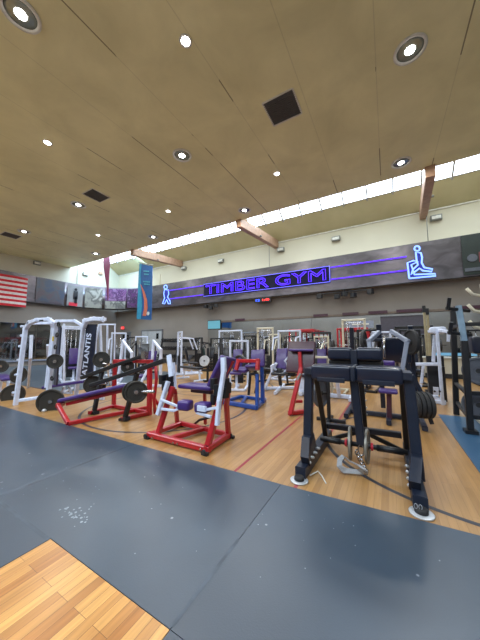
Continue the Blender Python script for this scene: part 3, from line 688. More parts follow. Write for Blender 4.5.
def rig(x, xs_, label):  # cluster of security cameras hung under the fascia
    t = thing('equipment_rig', label, 'camera cluster', (x, YN, 3.7), 'black rigs under the fascia')
    MB().bar((x + xs_[0], YN, 3.98), (x + xs_[-1], YN, 3.98), .05).build('rail', M['black'], t)
    for k, dx in enumerate(xs_):
        MB().box((x + dx, YN - .05, 3.86 - .1 * (k % 2)), (.26, .24, .22), rz=.3 * k, ch=.15).build('camera_head', M['black'], t)
    MB().tube([(x, YN, 3.98), (x, YN, 4.14)], .03, 6).build('stem', M['black'], t)
rig(-9.9, (-.42, 0, .42), 'black camera cluster under the fascia at the left end of the lettering')
rig(-1.75, (-1.2, -.35, 0, .4, 1.15), 'black camera cluster under the fascia right of the lettering')
# ledge with blue strip light at right
t = thing('counter_ledge', 'pale counter ledge with a blue lit strip on the right front wall', 'ledge', (2.6, YF - .3, 0))
MB().box((3.1, YF - .2, .42), (3.6, .36, .78)).build('body', M['wall_up'], t); MB().box((3.1, YF - .22, .84), (3.7, .42, .05)).build('top', M['trimwhite'], t)
MB().box((2.4, YF - .40, .98), (1.8, .05, .10)).build('light_strip', M['bluestrip'], t)
MB().box((3.1, YF - .39, .1), (3.6, .02, .18)).build('kick_board', M['rubber'], t)
# left wall mirrors
for k in range(4):
    a = 4.2 + k * 1.9
    o = MB().box((XL + .04, a + .93, 1.55), (.04, 1.86, 2.35)).build('wall_mirror', M['mirrordark']); recentre(o, (XL + .04, a + .93, .38)); tag(o, 'dark tinted mirror panel in the row along the left wall', 'mirror', 'mirror panels on the left wall')
mb = MB(); mb.bar((XL + .06, 4.1, .33), (XL + .06, 11.9, .33), .08, .1); S('trim_3', mb, M['grey'])

# ================================================================ WEIGHT PLATES
def plate(c, axis, r, label, t=.035, mat='iron', group='iron weight plates', name='weight_plate'):
    c = V(c); ax = V(axis).normalized(); h = t / 2
    root = thing(name, label, 'weight plate', c, group)
    MB().lathe(c, ax, [(.028, -h * .8), (.05, -h * .9), (.055, -h * .35), (r * .80, -h * .35), (r * .86, -h), (r * .97, -h), (r, -h * .7), (r, h * .7), (r * .97, h), (r * .86, h), (r * .80, h * .35), (.055, h * .35), (.05, h * .9), (.028, h * .8)], 36).build('disc', M[mat], root)
    MB().lathe(c, ax, [(.026, -h - .002), (.036, -h - .003), (.036, h + .003), (.026, h + .002)], 20).build('hub', M['steel' if mat == 'iron' else 'rubber'], root)
    return root

# ================================================================ MACHINE 1: black hyper extension (nearest, right)
o0 = V((-.34, 3.25, 0)); N = M['navy']
t = thing('hyper_extension_machine', 'large black hyper extension machine with padded top, nearest at right', 'exercise machine', o0)
mid = -.34
for sg in (-1, 1):
    xf = mid + sg * .50; xb = mid + sg * .60; xt = mid + sg * .49; xr = mid + sg * .50
    foot = V((mid + sg * .51, 2.74, 0))
    # floor rail with riser bracket
    mb = MB(); mb.bar((xb - sg * .085, 2.74, .06), (xr, 4.1, .06), .11, .12, c=.08); mb.build('base_rail', N, t)
    prism([(xb - sg * .16, 2.86, .10), (xb - sg * .16, 2.80, .20), (xb - sg * .12, 3.0, .34), (xb - sg * .12, 3.2, .34), (xb - sg * .12, 3.34, .10)], (sg * .09, 0, 0)).build('riser_bracket', N, t)
    MB().bar((xb - sg * .06, 3.13, .1), (xt + sg * .01, 3.13, 1.09), .095, .10, c=.08).build('front_post', N, t)
    MB().bar((xr - sg * .02, 3.85, .08), (xt - sg * .04, 3.26, 1.0), .06, .06).build('rear_post', M['black'], t)
    MB().box((xt, 3.19, 1.08), (.085, .30, .07)).build('pad_bracket', N, t)
    mb = MB()
    for k in range(7): mb.lathe((xb - sg * (.135), 2.86 + k * .07, .125 + (.03 if k % 2 else .0)), (-sg, 0, .5), [(.014, 0), (.014, .03), (.009, .036)], 10, True)
    mb.build('peg', M['silver'], t)
    MB().lathe((xb - sg * .085, 2.70, .013), (0, 0, 1), [(.088, -.0125), (.092, -.002), (.085, .0), (.03, .002)], 30, True).build('foot_disc', M['silver'], t)
    MB().lathe((xb - sg * .085, 2.70, .04), (0, 0, 1), [(.05, -.03), (.05, .0), (.04, .01)], 24, True).build('rubber_foot', M['rubber'], t)
    pp = MB().pad((mid + sg * .235, 3.19, 1.075), (1, 0, 0), (0, 1, 0), (.44, .34, .17), .035, 4).build('hip_pad', M['navyvinyl'], t)
    mb = MB(); mb.bar((mid + sg * .09, 3.03, 1.0), (mid + sg * .38, 3.03, 1.0), .04, .05); mb.build('pad_plate', N, pp)
MB().pad((mid, 3.17, 1.08), (1, 0, 0), (0, 1, 0), (.05, .38, .165), .02).build('centre_hinge', N, t)
mb = MB(); mb.bar((mid - .005, 3.10, 1.04), (mid + .03, 3.22, .30), .085, .07); mb.build('pendulum_column', N, t)
mb = MB(); mb.bar((mid - .46, 3.8, .27), (mid + .43, 3.8, .29), .07, .07); mb.build('rear_crossbar', N, t)
mb = MB(); mb.bar((mid - .46, 3.86, .06), (mid - .02, 3.8, .26), .05, .05); mb.bar((mid + .46, 3.9, .06), (mid + .02, 3.8, .26), .05, .05); mb.build('brace', M['black'], t)
mb = MB(); mb.bar((mid + .01, 4.05, .03), (mid + .01, 3.62, 1.26), .07, .06); mb.build('roller_post', M['black'], t)
mb = MB()
for k in range(6): 
    q = V((mid + .05, 4.05, .03)).lerp(V((mid + .05, 3.62, 1.26)), .35 + k * .08); mb.lathe(q, (1, 0, 0), [(.012, -.01), (.012, .006), (.008, .01)], 8, True)
mb.build('adjustment_bolt', M['silver'], t)
ax = MB(); ax.tube([(mid - .43, 3.32, .245), (mid + .47, 3.32, .26)], .026, 12); ax.build('plate_axle', M['black'], t)
mb = MB(); mb.tube([(mid + .18, 3.32, .254), (mid + .43, 3.32, .259)], .034, 12); mb.tube([(mid - .40, 3.32, .245), (mid - .2, 3.32, .249)], .034, 12); mb.build('axle_sleeve', M['black'], t)
mb = MB(); mb.tube([(mid - .15, 3.32, .25), (mid - .125, 3.32, .25)], .042, 12); mb.tube([(mid + .12, 3.32, .255), (mid + .145, 3.32, .255)], .042, 12); mb.build('collar', M['redtip'], t)
for k, sx in enumerate((-.17, .17)):
    rp = MB().pad((mid - .035 + sx, 3.55, 1.275), (1, 0, 0), (0, 1, 0), (.30, .17, .165), .045, 4).build('chest_roller', M['navyvinyl'], t)
    MB().pad((mid - .035 + sx, 3.60, 1.12), (1, 0, 0), (0, 1, 0), (.30, .12, .17), .03, 3).build('lower_pad', M['blackvinyl'], rp)
MB().box((mid - .035, 3.55, 1.22), (.07, .17, .2)).build('roller_clamp', N, t)
mb = MB()
for dx in (-.028, .004): mb.tube([(.165 + dx + .012 * math.cos(a * PI / 4), 2.676, .065 + .02 * math.sin(a * PI / 4)) for a in range(8)], .003, 5, closed=True)
mb.build('printed_mark', M['stitch'], t)
plate((mid - .095, 3.32, .25), (1, .06, 0), .185, 'thin iron plate on the black machine axle, left of the central column', .028, 'worn', group='plates on the hyper extension axle')
plate((mid + .085, 3.32, .252), (1, -.04, 0), .185, 'thin iron plate on the black machine axle, right of the central column', .028, 'worn', group='plates on the hyper extension axle')
# chain and strap
t2 = thing('ankle_strap', 'grey webbing ankle strap with chain hanging under the black machine', 'strap', (mid - .02, 3.0, 0))
mb = MB()
outer = [at(337.5, 459, 3.10), at(337, 467, 3.02), gr(343, 475.5) + V((0, 0, .02)), gr(363, 477) + V((0, 0, .02)), at(368.5, 472, 3.02), at(362, 466.5, 3.08), at(350, 461, 3.12), at(342, 455, 3.14)]
cen = sum(outer, V()) / 8; inner = [cen + (q - cen) * f_ + V((0, .015, 0)) for q, f_ in zip(outer, (.62, .62, .45, .5, .62, .6, .62, .66))]
dd = V((0, -.012, .012))
for i in range(8):
    j = (i + 1) % 8; vs = [outer[i], outer[j], inner[j], inner[i]]; vs = vs + [v_ + dd for v_ in vs]
    mb.add(vs, [(3, 2, 1, 0), (4, 5, 6, 7), (0, 1, 5, 4), (1, 2, 6, 5), (2, 3, 7, 6), (3, 0, 4, 7)])
mb.build('webbing', M['strap'], t2)
mb = MB()
for k in range(7):
    q = at(357, 452, 3.25).lerp(at(366, 472, 3.06), k / 6)
    mb.tube([q + V((.018 * math.cos(a * PI / 4), 0 if k % 2 else .018 * math.cos(a * PI / 4), .028 * math.sin(a * PI / 4))) for a in range(8)], .006, 6, closed=True)
mb.build('chain', M['steel'], t2)
mb = MB()
mb.tube([(mid + .03 + .03 * math.cos(a * PI / 6), 3.2, .24 + .06 * math.sin(a * PI / 6)) for a in range(12)], .008, 6, closed=True); mb.build('carabiner', M['steel'], t2)
o = MB().tube([gr(310, 477) + V((0, 0, .016)), gr(318, 473) + V((0, 0, .02)), gr(322, 477) + V((0, 0, .01)), gr(326, 484) + V((0, 0, .006))], .006, 6).build('cord_loop', M['trimwhite']); recentre(o, gr(318, 473)); tag(o, 'short white cord by the left front foot of the black machine', 'cord')

# ================================================================ MACHINE 2: navy plate loaded press behind it
def P(px, py, Y): return at(px, py, Y)
t = thing('chest_press_machine', 'navy plate loaded press with grey arms and purple seat behind the black machine', 'exercise machine', (0, 5.8, 0))
mb = MB(); mb.bar((-.75, 5.75, .05), (.50, 5.75, .05), .08, .08); mb.bar((-.05, 5.2, .05), (-.05, 6.6, .05), .08, .08); mb.bar((-.75, 5.3, .05), (-.75, 6.4, .05), .08, .08); mb.bar((.45, 5.15, .05), (.45, 6.4, .05), .08, .08); mb.build('base_frame', N, t)
for sg, lab in ((-1, 'l'), (1, 'r')):
    x = -.15 + sg * .58
    mb = MB(); mb.bar((x, 6.3, .05), (x * .9, 5.9, 1.75), .08, .08); mb.build('upright', N, t)
mb = MB(); mb.bar(P(371, 340, 5.9), P(405, 340, 5.9), .07, .07); mb.bar((-.15, 6.4, .05), (-.15, 5.95, 1.8), .09, .07); mb.build('centre_column', N, t)
mb = MB(); mb.bars([P(391, 331, 5.6), P(407, 341, 5.35), P(402, 372, 5.3)], .07); mb.build('press_arm', M['grey'], t)
mb = MB(); mb.bars([P(379, 332, 5.6), P(369, 341, 5.35), P(370, 352, 5.3)], .07); mb.build('press_arm', M['grey'], t)
mb = MB(); mb.bar(P(403, 358, 5.35), P(421, 392, 5.4), .07, .07); mb.bar(P(421, 392, 5.4), P(432, 424, 5.35), .06, .06); mb.build('lever', N, t)
MB().pad(P(388, 365, 5.45), (1, 0, 0), (0, .3, -1), (.22, .16, .08), .03).build('back_pad', M['purple'], t)
MB().pad(P(388, 391, 5.4), (1, 0, 0), (0, 1, 0), (.30, .26, .07), .03).build('seat', M['purple'], t)
MB().bar(P(389, 392, 5.4), (P(389, 410, 5.4).x, 5.45, .06), .08, .08).build('seat_post', M['maroonvinyl'], t)
MB().pad(P(396, 350, 5.9), (1, 0, 0), (0, .2, -1), (.5, .5, .09), .03).build('head_pad', M['navyvinyl'], t)
mb = MB(); mb.tube([P(384, 337, 5.7), P(384, 358, 5.6)], .025); mb.build('chrome_rod', M['steel'], t)
for px_, lb in ((364, 'upper left side of the navy press'), (411, 'upper right side of the navy press')):
    plate(P(px_, 342, 5.75), (1, .5 if px_ > 400 else -.1, 0), .235, 'dark iron plate on the ' + lb, .06, 'rubber', group='plates on the navy press')
for k in range(4):
    plate(P(414, 404.5, 5.25) + V((.94, .34, 0)) * (.068 * k), (.94, .34, 0), .215, ['leftmost', 'second', 'third', 'rightmost'][k] + ' plate of the stack low on the right of the navy press', .055, 'rubber', group='stack of plates on the navy press')
plate(P(321, 393, 4.9), (1, -.35, 0), .255, 'large round grey plate seen behind the left leg of the black machine', .05, mat='dullgrey', group='plates on the navy press')
t = thing('plate_storage_post', 'low black plate post standing behind the left leg of the black machine', 'weight stand', (-1.25, 5.0, 0))
q = P(321, 393, 4.9)
mb = MB(); mb.bar((q.x + .12, 4.95, 0.03), (q.x + .12, 4.95, .95), .06); mb.tube([(q.x - .12, 4.88, q.z), (q.x + .14, 4.95, q.z)], .024); mb.build('post', M['black'], t)
mb = MB(); mb.bar((q.x - .1, 4.95, .03), (q.x + .4, 4.95, .03), .06); mb.bar((q.x + .12, 4.7, .03), (q.x + .12, 5.2, .03), .06); mb.build('foot', M['black'], t)

# ================================================================ MACHINE 3: red white purple leg machine
def q4(x, y, Y): return at(140 + x / 4.8, 345 + y / 4.8, Y)
R_ = M['red']; Wt = M['white']
t = thing('leg_extension_machine', 'red framed leg machine with white levers and purple seat, centre left', 'exercise machine', (-2.65, 3.0, 0))
mb = MB(); mb.bar((-3.18, 2.76, .055), (-2.04, 2.76, .055), .075, .075); mb.build('front_rail', R_, t)
mb = MB(); mb.bar((-2.08, 2.72, .055), (-2.12, 3.36, .055), .075, .075); mb.bar((-3.14, 2.78, .055), (-3.12, 3.42, .055), .065, .065); mb.build('side_rail', R_, t)
mb = MB(); mb.bar((-3.12, 3.4, .055), (-2.12, 3.34, .055), .065, .065); mb.bar((-2.75, 2.78, .055), (-2.6, 3.4, .055), .065, .065); mb.build('rear_rail', R_, t)
def foot_(mb, x, y): mb.box((x, y, .02), (.09, .05, .038)); mb.tube([(x, y - .02, .05), (x, y - .045, .05)], .03, 10)
mb = MB(); foot_(mb, -3.16, 2.72); foot_(mb, -2.07, 2.70); foot_(mb, -2.09, 3.37); foot_(mb, -3.12, 3.42); mb.build('rubber_foot', M['rubber'], t)
mb = MB(); mb.bar((-3.03, 2.80, .05), q4(158, 200, 2.95), .07, .07); mb.build('front_post', R_, t)
mb = MB(); mb.bar(q4(180, 395, 3.4), q4(168, 230, 3.15), .06, .06); mb.bar(q4(168, 230, 3.15), q4(150, 150, 3.1), .06, .06); mb.build('rear_post', R_, t)
mb = MB(); mb.bar((-2.11, 2.80, .05), q4(408, 180, 2.98), .08, .07); mb.build('front_post', R_, t)
mb = MB(); mb.bar((-2.12, 3.33, .05), q4(415, 290, 3.15), .06, .07); mb.bar(q4(415, 290, 3.15), q4(425, 200, 3.05), .06, .07); mb.build('rear_post', R_, t)
mb = MB(); mb.bar(q4(310, 225, 3.2), (q4(310, 400, 3.45).x, 3.47, .1), .045); mb.build('seat_post', R_, t)
# white levers
mb = MB(); mb.bar(q4(139, 48, 2.98), q4(150, 150, 2.94), .085, .035); mb.bar(q4(160, 85, 3.1), q4(168, 210, 3.06), .05, .05); mb.build('upper_lever', Wt, t)
mb = MB(); mb.bar(q4(135, 175, 2.88), q4(85, 335, 2.78), .06, .06); mb.build('swing_arm', Wt, t)
mb = MB(); mb.bar(q4(100, 262, 2.8), q4(195, 300, 2.86), .035); mb.bar(q4(92, 305, 2.8), q4(165, 315, 2.84), .035); mb.bar(q4(165, 315, 2.84), q4(230, 290, 2.88), .035); mb.build('pad_arm', Wt, t)
mb = MB(); mb.bar(q4(400, 60, 2.9), q4(402, 130, 2.88), .07, .05); mb.bar(q4(402, 125, 2.88), q4(380, 270, 2.82), .06, .05); mb.bar(q4(380, 265, 2.82), q4(370, 385, 2.78), .05, .06); mb.build('swing_arm', Wt, t)
mb = MB(); mb.bar(q4(375, 300, 2.8), q4(280, 318, 2.86), .035); mb.bar(q4(275, 325, 2.84), q4(340, 345, 2.8), .035); mb.bar(q4(275, 300, 2.86), q4(275, 330, 2.84), .035); mb.build('pad_arm', Wt, t)
mb = MB()
for x, y, Y in ((108, 165, 2.9), (122, 195, 2.9), (143, 160, 3.0), (145, 200, 3.0), (355, 185, 2.95), (372, 215, 2.9), (412, 185, 2.95), (408, 228, 2.93), (420, 205, 3.0), (355, 260, 3.0)):
    mb.box(q4(x, y, Y), (.075, .10, .14), ch=.15)
mb.build('pivot_block', M['black'], t)
mb = MB()
for x, y, Y in ((60, 445, 2.71), (160, 468, 2.71), (180, 474, 2.71), (290, 500, 2.71), (412, 470, 3.2)): mb.lathe(q4(x, y, Y), (0, 1, 0), [(.014, -.012), (.014, .0)], 10)
mb.build('bolt', M['steel'], t)
MB().pad(q4(218, 288, 2.88), (1, .2, 0), (0, 1, 0), (.20, .17, .14), .04, 4).build('leg_pad', M['purple'], t)
pp = MB().pad(q4(303, 298, 2.90), (1, 0, .05), (0, 1, 0), (.21, .18, .14), .04, 4).build('leg_pad', M['purple'], t)
MB().box(q4(296, 305, 2.80), (.14, .03, .07)).build('pad_plate', Wt, pp)
a, b2 = q4(215, 195, 3.15), q4(350, 205, 3.1)
MB().pad((a + b2) / 2 + V((0, .04, 0)), (b2 - a), (0, 1, 0), ((b2 - a).length + .1, .30, .07), .03).build('seat', M['purple'], t)
MB().bar(q4(250, 218, 3.15), q4(345, 228, 3.1), .06, .05).build('seat_rail', M['maroonvinyl'], t)
a, b2 = q4(362, 195, 3.15), q4(422, 65, 3.2)
MB().pad((a + b2) / 2, (b2 - a), (.25, 1, 0), ((b2 - a).length + .06, .32, .07), .03).build('backrest', M['purple'], t)
MB().bar(q4(385, 190, 3.25), q4(445, 75, 3.28), .05).build('backrest_frame', R_, t)
mb = MB(); mb.tube([q4(255, 385, 3.45), q4(285, 360, 3.4), q4(340, 345, 3.2)], .02); mb.build('lower_link', M['black'], t)

# ================================================================ MACHINE 4: red lever squat / leg press with purple bench
def q5(x, y, Y): return at(35 + x / 3.69, 340 + y / 3.69, Y)
t = thing('lever_bench_machine', 'red framed machine with long purple bench and black levers', 'exercise machine', (-4.9, 3.2, 0))
a, b2 = q5(100, 225, 2.62), q5(345, 168, 3.15)
MB().pad((a + b2) / 2, (b2 - a), (.3, 1, 0), ((b2 - a).length, .26, .075), .03).build('bench_pad', M['purple'], t)
mb = MB(); mb.bars([q5(105, 236, 2.66), q5(86, 242, 2.50), gr(68.5, 423.5, .045)], .065); mb.bar(gr(68.5, 423.5, .045), gr(149, 407, .045), .065); mb.build('bench_frame', R_, t)
mb = MB(); mb.bar(q5(118, 236, 2.64), q5(345, 182, 3.2), .06); mb.build('bench_rail', R_, t)
yt = 3.62
TL = (-5.30, yt); TR = (-4.16, yt)
mb = MB(); mb.bar((TL[0], yt, 0.0), (TL[0] - .03, yt, 1.02), .075); mb.bar((TR[0], yt, 0), (TR[0] - .04, yt, 1.04), .09, .08); mb.build('tower_post', R_, t)
mb = MB(); mb.bar((TL[0] - .05, yt, 1.02), (TR[0] + .02, yt, 1.05), .075); mb.bar((TL[0], yt, .04), (TR[0], yt, .04), .07); mb.build('tower_crossbar', R_, t)
mb = MB(); mb.bar((TR[0], yt, .04), (TR[0] - .1, yt - .55, .04), .07); mb.bar((TR[0] + .05, yt + .3, .04), (TR[0] - .25, yt + .1, .5), .06); mb.tube([(TR[0], yt, 1.02), (TR[0] + .14, yt, .95), (TR[0] + .17, yt, .7), (TR[0] + .12, yt, .3), (TR[0] + .16, yt, .05)], .03); mb.bar((TL[0], yt, .05), (TL[0] + .1, yt - .6, .04), .06); mb.build('side_brace', R_, t)
mb = MB(); mb.bar(q5(172, 140, 3.15), q5(300, 92, 3.35), .075); mb.bar(q5(300, 92, 3.35), q5(395, 60, 3.6), .07); mb.build('lever_arm', M['black'], t)
mb = MB(); mb.bar(q5(205, 168, 2.95), q5(350, 120, 3.1), .075); mb.bar(q5(345, 122, 3.1), q5(478, 76, 3.2), .08); mb.build('lever_arm', M['black'], t)
mb = MB(); mb.bar(q5(248, 112, 3.3), q5(218, 268, 3.12), .075); mb.bar(q5(208, 272, 3.12), q5(228, 268, 3.12), .11, .07); mb.build('lever_leg', M['black'], t)
mb = MB(); mb.bar(q5(378, 120, 3.15), q5(332, 288, 3.12), .075); mb.bar(q5(318, 294, 3.12), q5(342, 290, 3.12), .11, .07); mb.build('lever_leg', M['black'], t)
mb = MB(); mb.box(q5(405, 55, 3.5), (.1, .1, .14)); mb.tube([q5(340, 192, 3.05), q5(440, 190, 3.05)], .024); mb.tube([q5(190, 165, 3.25), q5(265, 160, 3.25)], .024); mb.tube([q5(215, 78, 3.35), q5(265, 90, 3.35)], .024); mb.build('plate_pin', M['steel'], t)
plate(q5(374, 192, 2.98), (1, -.9, 0), .185, 'front iron plate hanging under the black lever beside the red tower', .05, group='plates on the black levers')
plate(q5(362, 190, 3.03), (1, -.9, 0), .180, 'rear iron plate of the pair under the black lever beside the red tower', .045, group='plates on the black levers')
plate(q5(245, 72, 3.32), (1, -.9, 0), .17, 'iron plate above the purple bench at the rear lever', .05, group='plates on the black levers')
plate(q5(215, 165, 3.28), (1, -.9, 0), .19, 'iron plate behind the middle of the purple bench', .04, group='plates on the black levers')
plate(q5(228, 168, 3.36), (1, -.9, 0), .185, 'second iron plate behind the middle of the purple bench', .04, group='plates on the black levers')
plate(q5(342, 98, 3.5), (1, -.9, 0), .13, 'small iron plate under the top bar of the red tower', .04, group='plates on the black levers')

# ================================================================ MACHINE 5: white rack at left
def q6(x, y, Y): return at(x / 4, 300 + y / 4, Y)
t = thing('power_rack', 'tall white power rack with plates on its sides at far left', 'rack', (-7.3, 2.85, 0))
def arcbar(pts, w): 
    m = MB(); m.bars(pts, w); return m
arcbar([gr(15.5, 405) + V((0, 0, 0)), q6(102, 115, 2.66), q6(118, 92, 2.66), q6(150, 80, 2.66), q6(195, 78, 2.74), q6(216, 92, 2.80), q6(220, 112, 2.84), gr(47, 407) + V((0, 0, .0))], .085).build('front_frame', Wt, t)
mb = MB(); mb.bars([q6(130, 93, 2.8), q6(205, 92, 2.95), q6(212, 110, 3.0), q6(186, 350, 3.0)], .07); mb.build('inner_frame', Wt, t)
mb = MB(); mb.bar(q6(78, 402, 2.62), q6(195, 385, 2.92), .07); mb.build('bottom_rail', Wt, t)
mb = MB(); mb.box(q6(165, 82, 2.62), (.16, .02, .03), ch=.3); mb.build('handle_slot', M['black'], t)
mb = MB(); mb.bars([gr(28, 388), q6(122, 230, 3.45), q6(126, 140, 3.45)], .07); mb.bars([gr(49, 385.5), q6(190, 180, 3.8)], .06); mb.build('rear_upright', Wt, t)
mb = MB()
for x, y in ((96, 105), (95, 142), (88, 185), (82, 240), (72, 300), (62, 372)): 
    q = q6(x, y, 2.66); mb.tube([q + V((.02, 0, 0)), q + V((-.09, -.01, .0))], .022, 8); mb.lathe(q + V((-.1, -.01, 0)), (1, 0, 0), [(.03, -.008), (.03, .008)], 12)
mb.build('plate_peg', Wt, t)
mb = MB()
for x, y in ((238, 97), (232, 140), (226, 188), (212, 313), (200, 375)):
    q = q6(x, y, 2.88); mb.tube([q + V((.045 * math.cos(a * PI / 5), -.02, .045 * math.sin(a * PI / 5))) for a in range(-2, 8)], .016, 8)
mb.build('hook', M['black'], t)
MB().bar(q6(240, 110, 3.05), q6(222, 340, 3.05), .14, .03).build('side_panel', M['navyvinyl'], t)
mb = MB(); mb.box(q6(212, 155, 2.80), (.012, .03, .1)); mb.build('yellow_label', paint('yellow_label', (.6, .45, .05), .5), t)
plate(q6(75, 300, 2.9), (1, .25, 0), .20, 'dark plate on the upper peg of the left rack leg', .05, group='plates on the white rack')
plate(q6(52, 378, 2.85), (1, -.3, 0), .25, 'large dark plate low on the left rack leg', .05, group='plates on the white rack')
plate(q6(220, 245, 2.82), (1, -.8, 0), .155, 'dark plate on the middle hook of the right rack leg', .05, group='plates on the white rack')
plate(q6(202, 406, 2.80), (1, -.8, 0), .255, 'large dark plate at the foot of the right rack leg', .06, group='plates on the white rack')
plate(q6(5, 266, 3.0), (1, -.8, 0), .17, 'brownish plate at the left edge of the picture', .05, group='plates on the white rack')
mb = MB()
o = MB().lathe(gr(44, 412), (0, 0, 1), [(.03, 0), (.045, .03), (.02, .06), (.0, .065)], 14, True).build('silver_cup', M['silver']); recentre(o, gr(44, 412)); tag(o, 'small silver cup on the floor by the foot of the white rack', 'cup')
# ---- Smith machine with letters
t = thing('smith_machine', 'white framed machine with navy side panel lettered ATLANTIS', 'exercise machine', (-6.7, 3.8, 0))
mb = MB(); mb.bars([gr(76, 397), q6(333, 106, 3.6)], .085); mb.build('front_post', Wt, t)
mb = MB(); mb.bars([gr(103, 400), q6(400, 100, 3.95)], .06); mb.bar(gr(76, 397) + V((0, 0, .04)), gr(103, 400) + V((0, 0, .04)), .07); mb.build('rear_post', Wt, t)
mb = MB(); mb.bars([q6(334, 108, 3.6), q6(343, 84, 3.6), q6(372, 76, 3.68), q6(412, 77, 3.75), q6(419, 86, 3.78)], .11, .10); mb.build('top_cap', Wt, t)
mb = MB(); mb.bars([q6(225, 84, 3.35), q6(300, 84, 3.5), q6(335, 105, 3.6)], .07); mb.build('top_beam', Wt, t)
a1, b1, c1, d1_ = q6(346, 97, 3.66), q6(385, 97, 3.74), q6(368, 305, 3.74), q6(322, 300, 3.66)
prism([a1, b1, c1, d1_], (-.01, .03, 0)).build('side_panel', M['navyvinyl'], t)
# lettering runs up the panel
lo, hi = q6(342, 285, 3.68), q6(360, 140, 3.68)
ud = (hi - lo).normalized(); wd = (b1 - a1); wd = (wd - ud * wd.dot(ud)).normalized()
text_mesh('ATLANTIS', 1.05, .15, lo - ud * .10 + wd * .10 + V((.012, -.045, 0)), tuple(ud), tuple(-wd), M['white'], t, 'lettering', bold=.02)
mb = MB()
mb.bar(gr(64, 393) + V((0, 0, .02)), q6(256, 95, 3.9), .05); mb.bar(gr(62, 393), q6(290, 352, 3.9), .05); mb.build('guide_post', Wt, t)
mb = MB(); mb.bar(q6(180, 348, 3.2), q6(340, 325, 3.75), .26, .06); mb.build('bench_pad', M['purple'], t)
mb = MB(); mb.bars([q6(255, 350, 3.5), q6(248, 372, 3.5), q6(285, 372, 3.6), q6(275, 345, 3.6)], .05); mb.build('bench_leg', Wt, t)
mb = MB(); mb.bar(q6(395, 97, 4.1), q6(380, 200, 4.1), .03); mb.bar(q6(430, 98, 4.2), q6(428, 260, 4.2), .04); mb.bar(q6(460, 98, 4.3), q6(457, 260, 4.3), .03); mb.bar(q6(400, 98, 4.1), q6(462, 98, 4.3), .04); mb.bar(q6(428, 260, 4.2), gr(110, 385), .04); mb.build('cable_post', Wt, t)

# ================================================================ MACHINE 6: blue / purple
def q7(x, y, Y): return at(222 + x / 6, 330 + y / 6, Y)
t = thing('abductor_machine', 'blue framed machine with purple seat and red top rail', 'exercise machine', (-2.9, 5.4, 0))
Bl = M['blue']
mb = MB(); mb.bar((-3.42, 5.12, .05), (-2.48, 5.02, .05), .09, .09); mb.bar((-2.5, 5.02, .05), (-2.68, 5.85, .05), .09, .09); mb.bar((-3.42, 5.12, .05), (-3.35, 5.9, .05), .07, .07); mb.bar((-3.35, 5.88, .05), (-2.66, 5.82, .05), .07, .07); mb.bar((-2.9, 5.08, .05), (-3.2, 5.86, .05), .07, .07); mb.build('base_frame', Bl, t)
mb = MB(); mb.bar(q7(210, 470, 5.05), q7(212, 265, 5.2), .07); mb.bar((-2.56, 5.5, .05), q7(238, 205, 5.55), .08); mb.bar(q7(240, 430, 5.6), q7(240, 260, 5.6), .06); mb.build('upright', Bl, t)
mb = MB(); mb.bars([q7(85, 240, 5.1), q7(100, 185, 5.15), q7(215, 185, 5.15), q7(212, 240, 5.1)], .08); mb.build('top_rail', R_, t)
MB().pad(q7(125, 238, 5.35), (1, 0, 0), (0, 1, .1), (.34, .4, .08), .03).build('seat', M['purple'], t)
MB().pad(q7(185, 225, 5.25), (1, 0, .1), (0, 1, -.4), (.28, .3, .08), .03).build('thigh_pad', M['purple'], t)
MB().pad(q7(215, 170, 5.55), (1, 0, .1), (0, .25, 1), (.36, .42, .08), .03).build('backrest', M['purple'], t)
mb = MB(); mb.bar(q7(170, 260, 5.3), q7(160, 390, 5.35), .05); mb.tube([q7(195, 250, 5.25), q7(212, 310, 5.2), q7(200, 380, 5.2)], .03); mb.bar(q7(170, 265, 5.2), q7(215, 262, 5.2), .06); mb.tube([q7(85, 165, 5.5), q7(110, 155, 5.5), q7(140, 175, 5.45), q7(150, 200, 5.4)], .04); mb.build('lever', M['black'], t)

# ================================================================ MACHINE 7: white / purple small
t = thing('rowing_machine_frame', 'white tripod framed machine with purple back pad, centre', 'exercise machine', (-2.9, 7.4, 0))
mb = MB(); mb.bar(gr(265, 390) + V((0, 0, .05)), q7(325, 200, 7.2), .08); mb.bar(gr(265, 390) + V((0, 0, .05)), gr(300, 389) + V((0, 0, .05)), .08); mb.bar(gr(275, 395) + V((0, 0, .05)), gr(284, 386) + V((0, 0, .05)), .08); mb.bar(q7(355, 340, 7.5), q7(330, 200, 7.4), .07); mb.build('base_frame', Wt, t)
mb = MB(); mb.bar(q7(300, 215, 7.1), q7(330, 200, 7.3), .06); mb.bars([q7(405, 155, 7.3), q7(378, 185, 7.3), q7(395, 235, 7.3), q7(372, 250, 7.3)], .05); mb.bars([q7(300, 250, 7.1), q7(298, 218, 7.1), q7(325, 240, 7.2)], .06); mb.build('arm', Wt, t)
MB().pad(q7(357, 172, 7.35), (1, 0, 0), (0, .3, 1), (.34, .62, .09), .03).build('back_pad', M['purple'], t)
MB().pad(q7(345, 262, 7.2), (1, 0, 0), (0, 1, 0), (.42, .36, .08), .03).build('seat', M['blackvinyl'], t)
MB().pad(q7(342, 240, 7.25), (1, 0, 0), (0, .2, 1), (.18, .18, .07), .02).build('lumbar_pad', M['blackvinyl'], t)
MB().bar(q7(345, 270, 7.2), q7(352, 330, 7.3), .09).build('seat_post', M['black'], t)

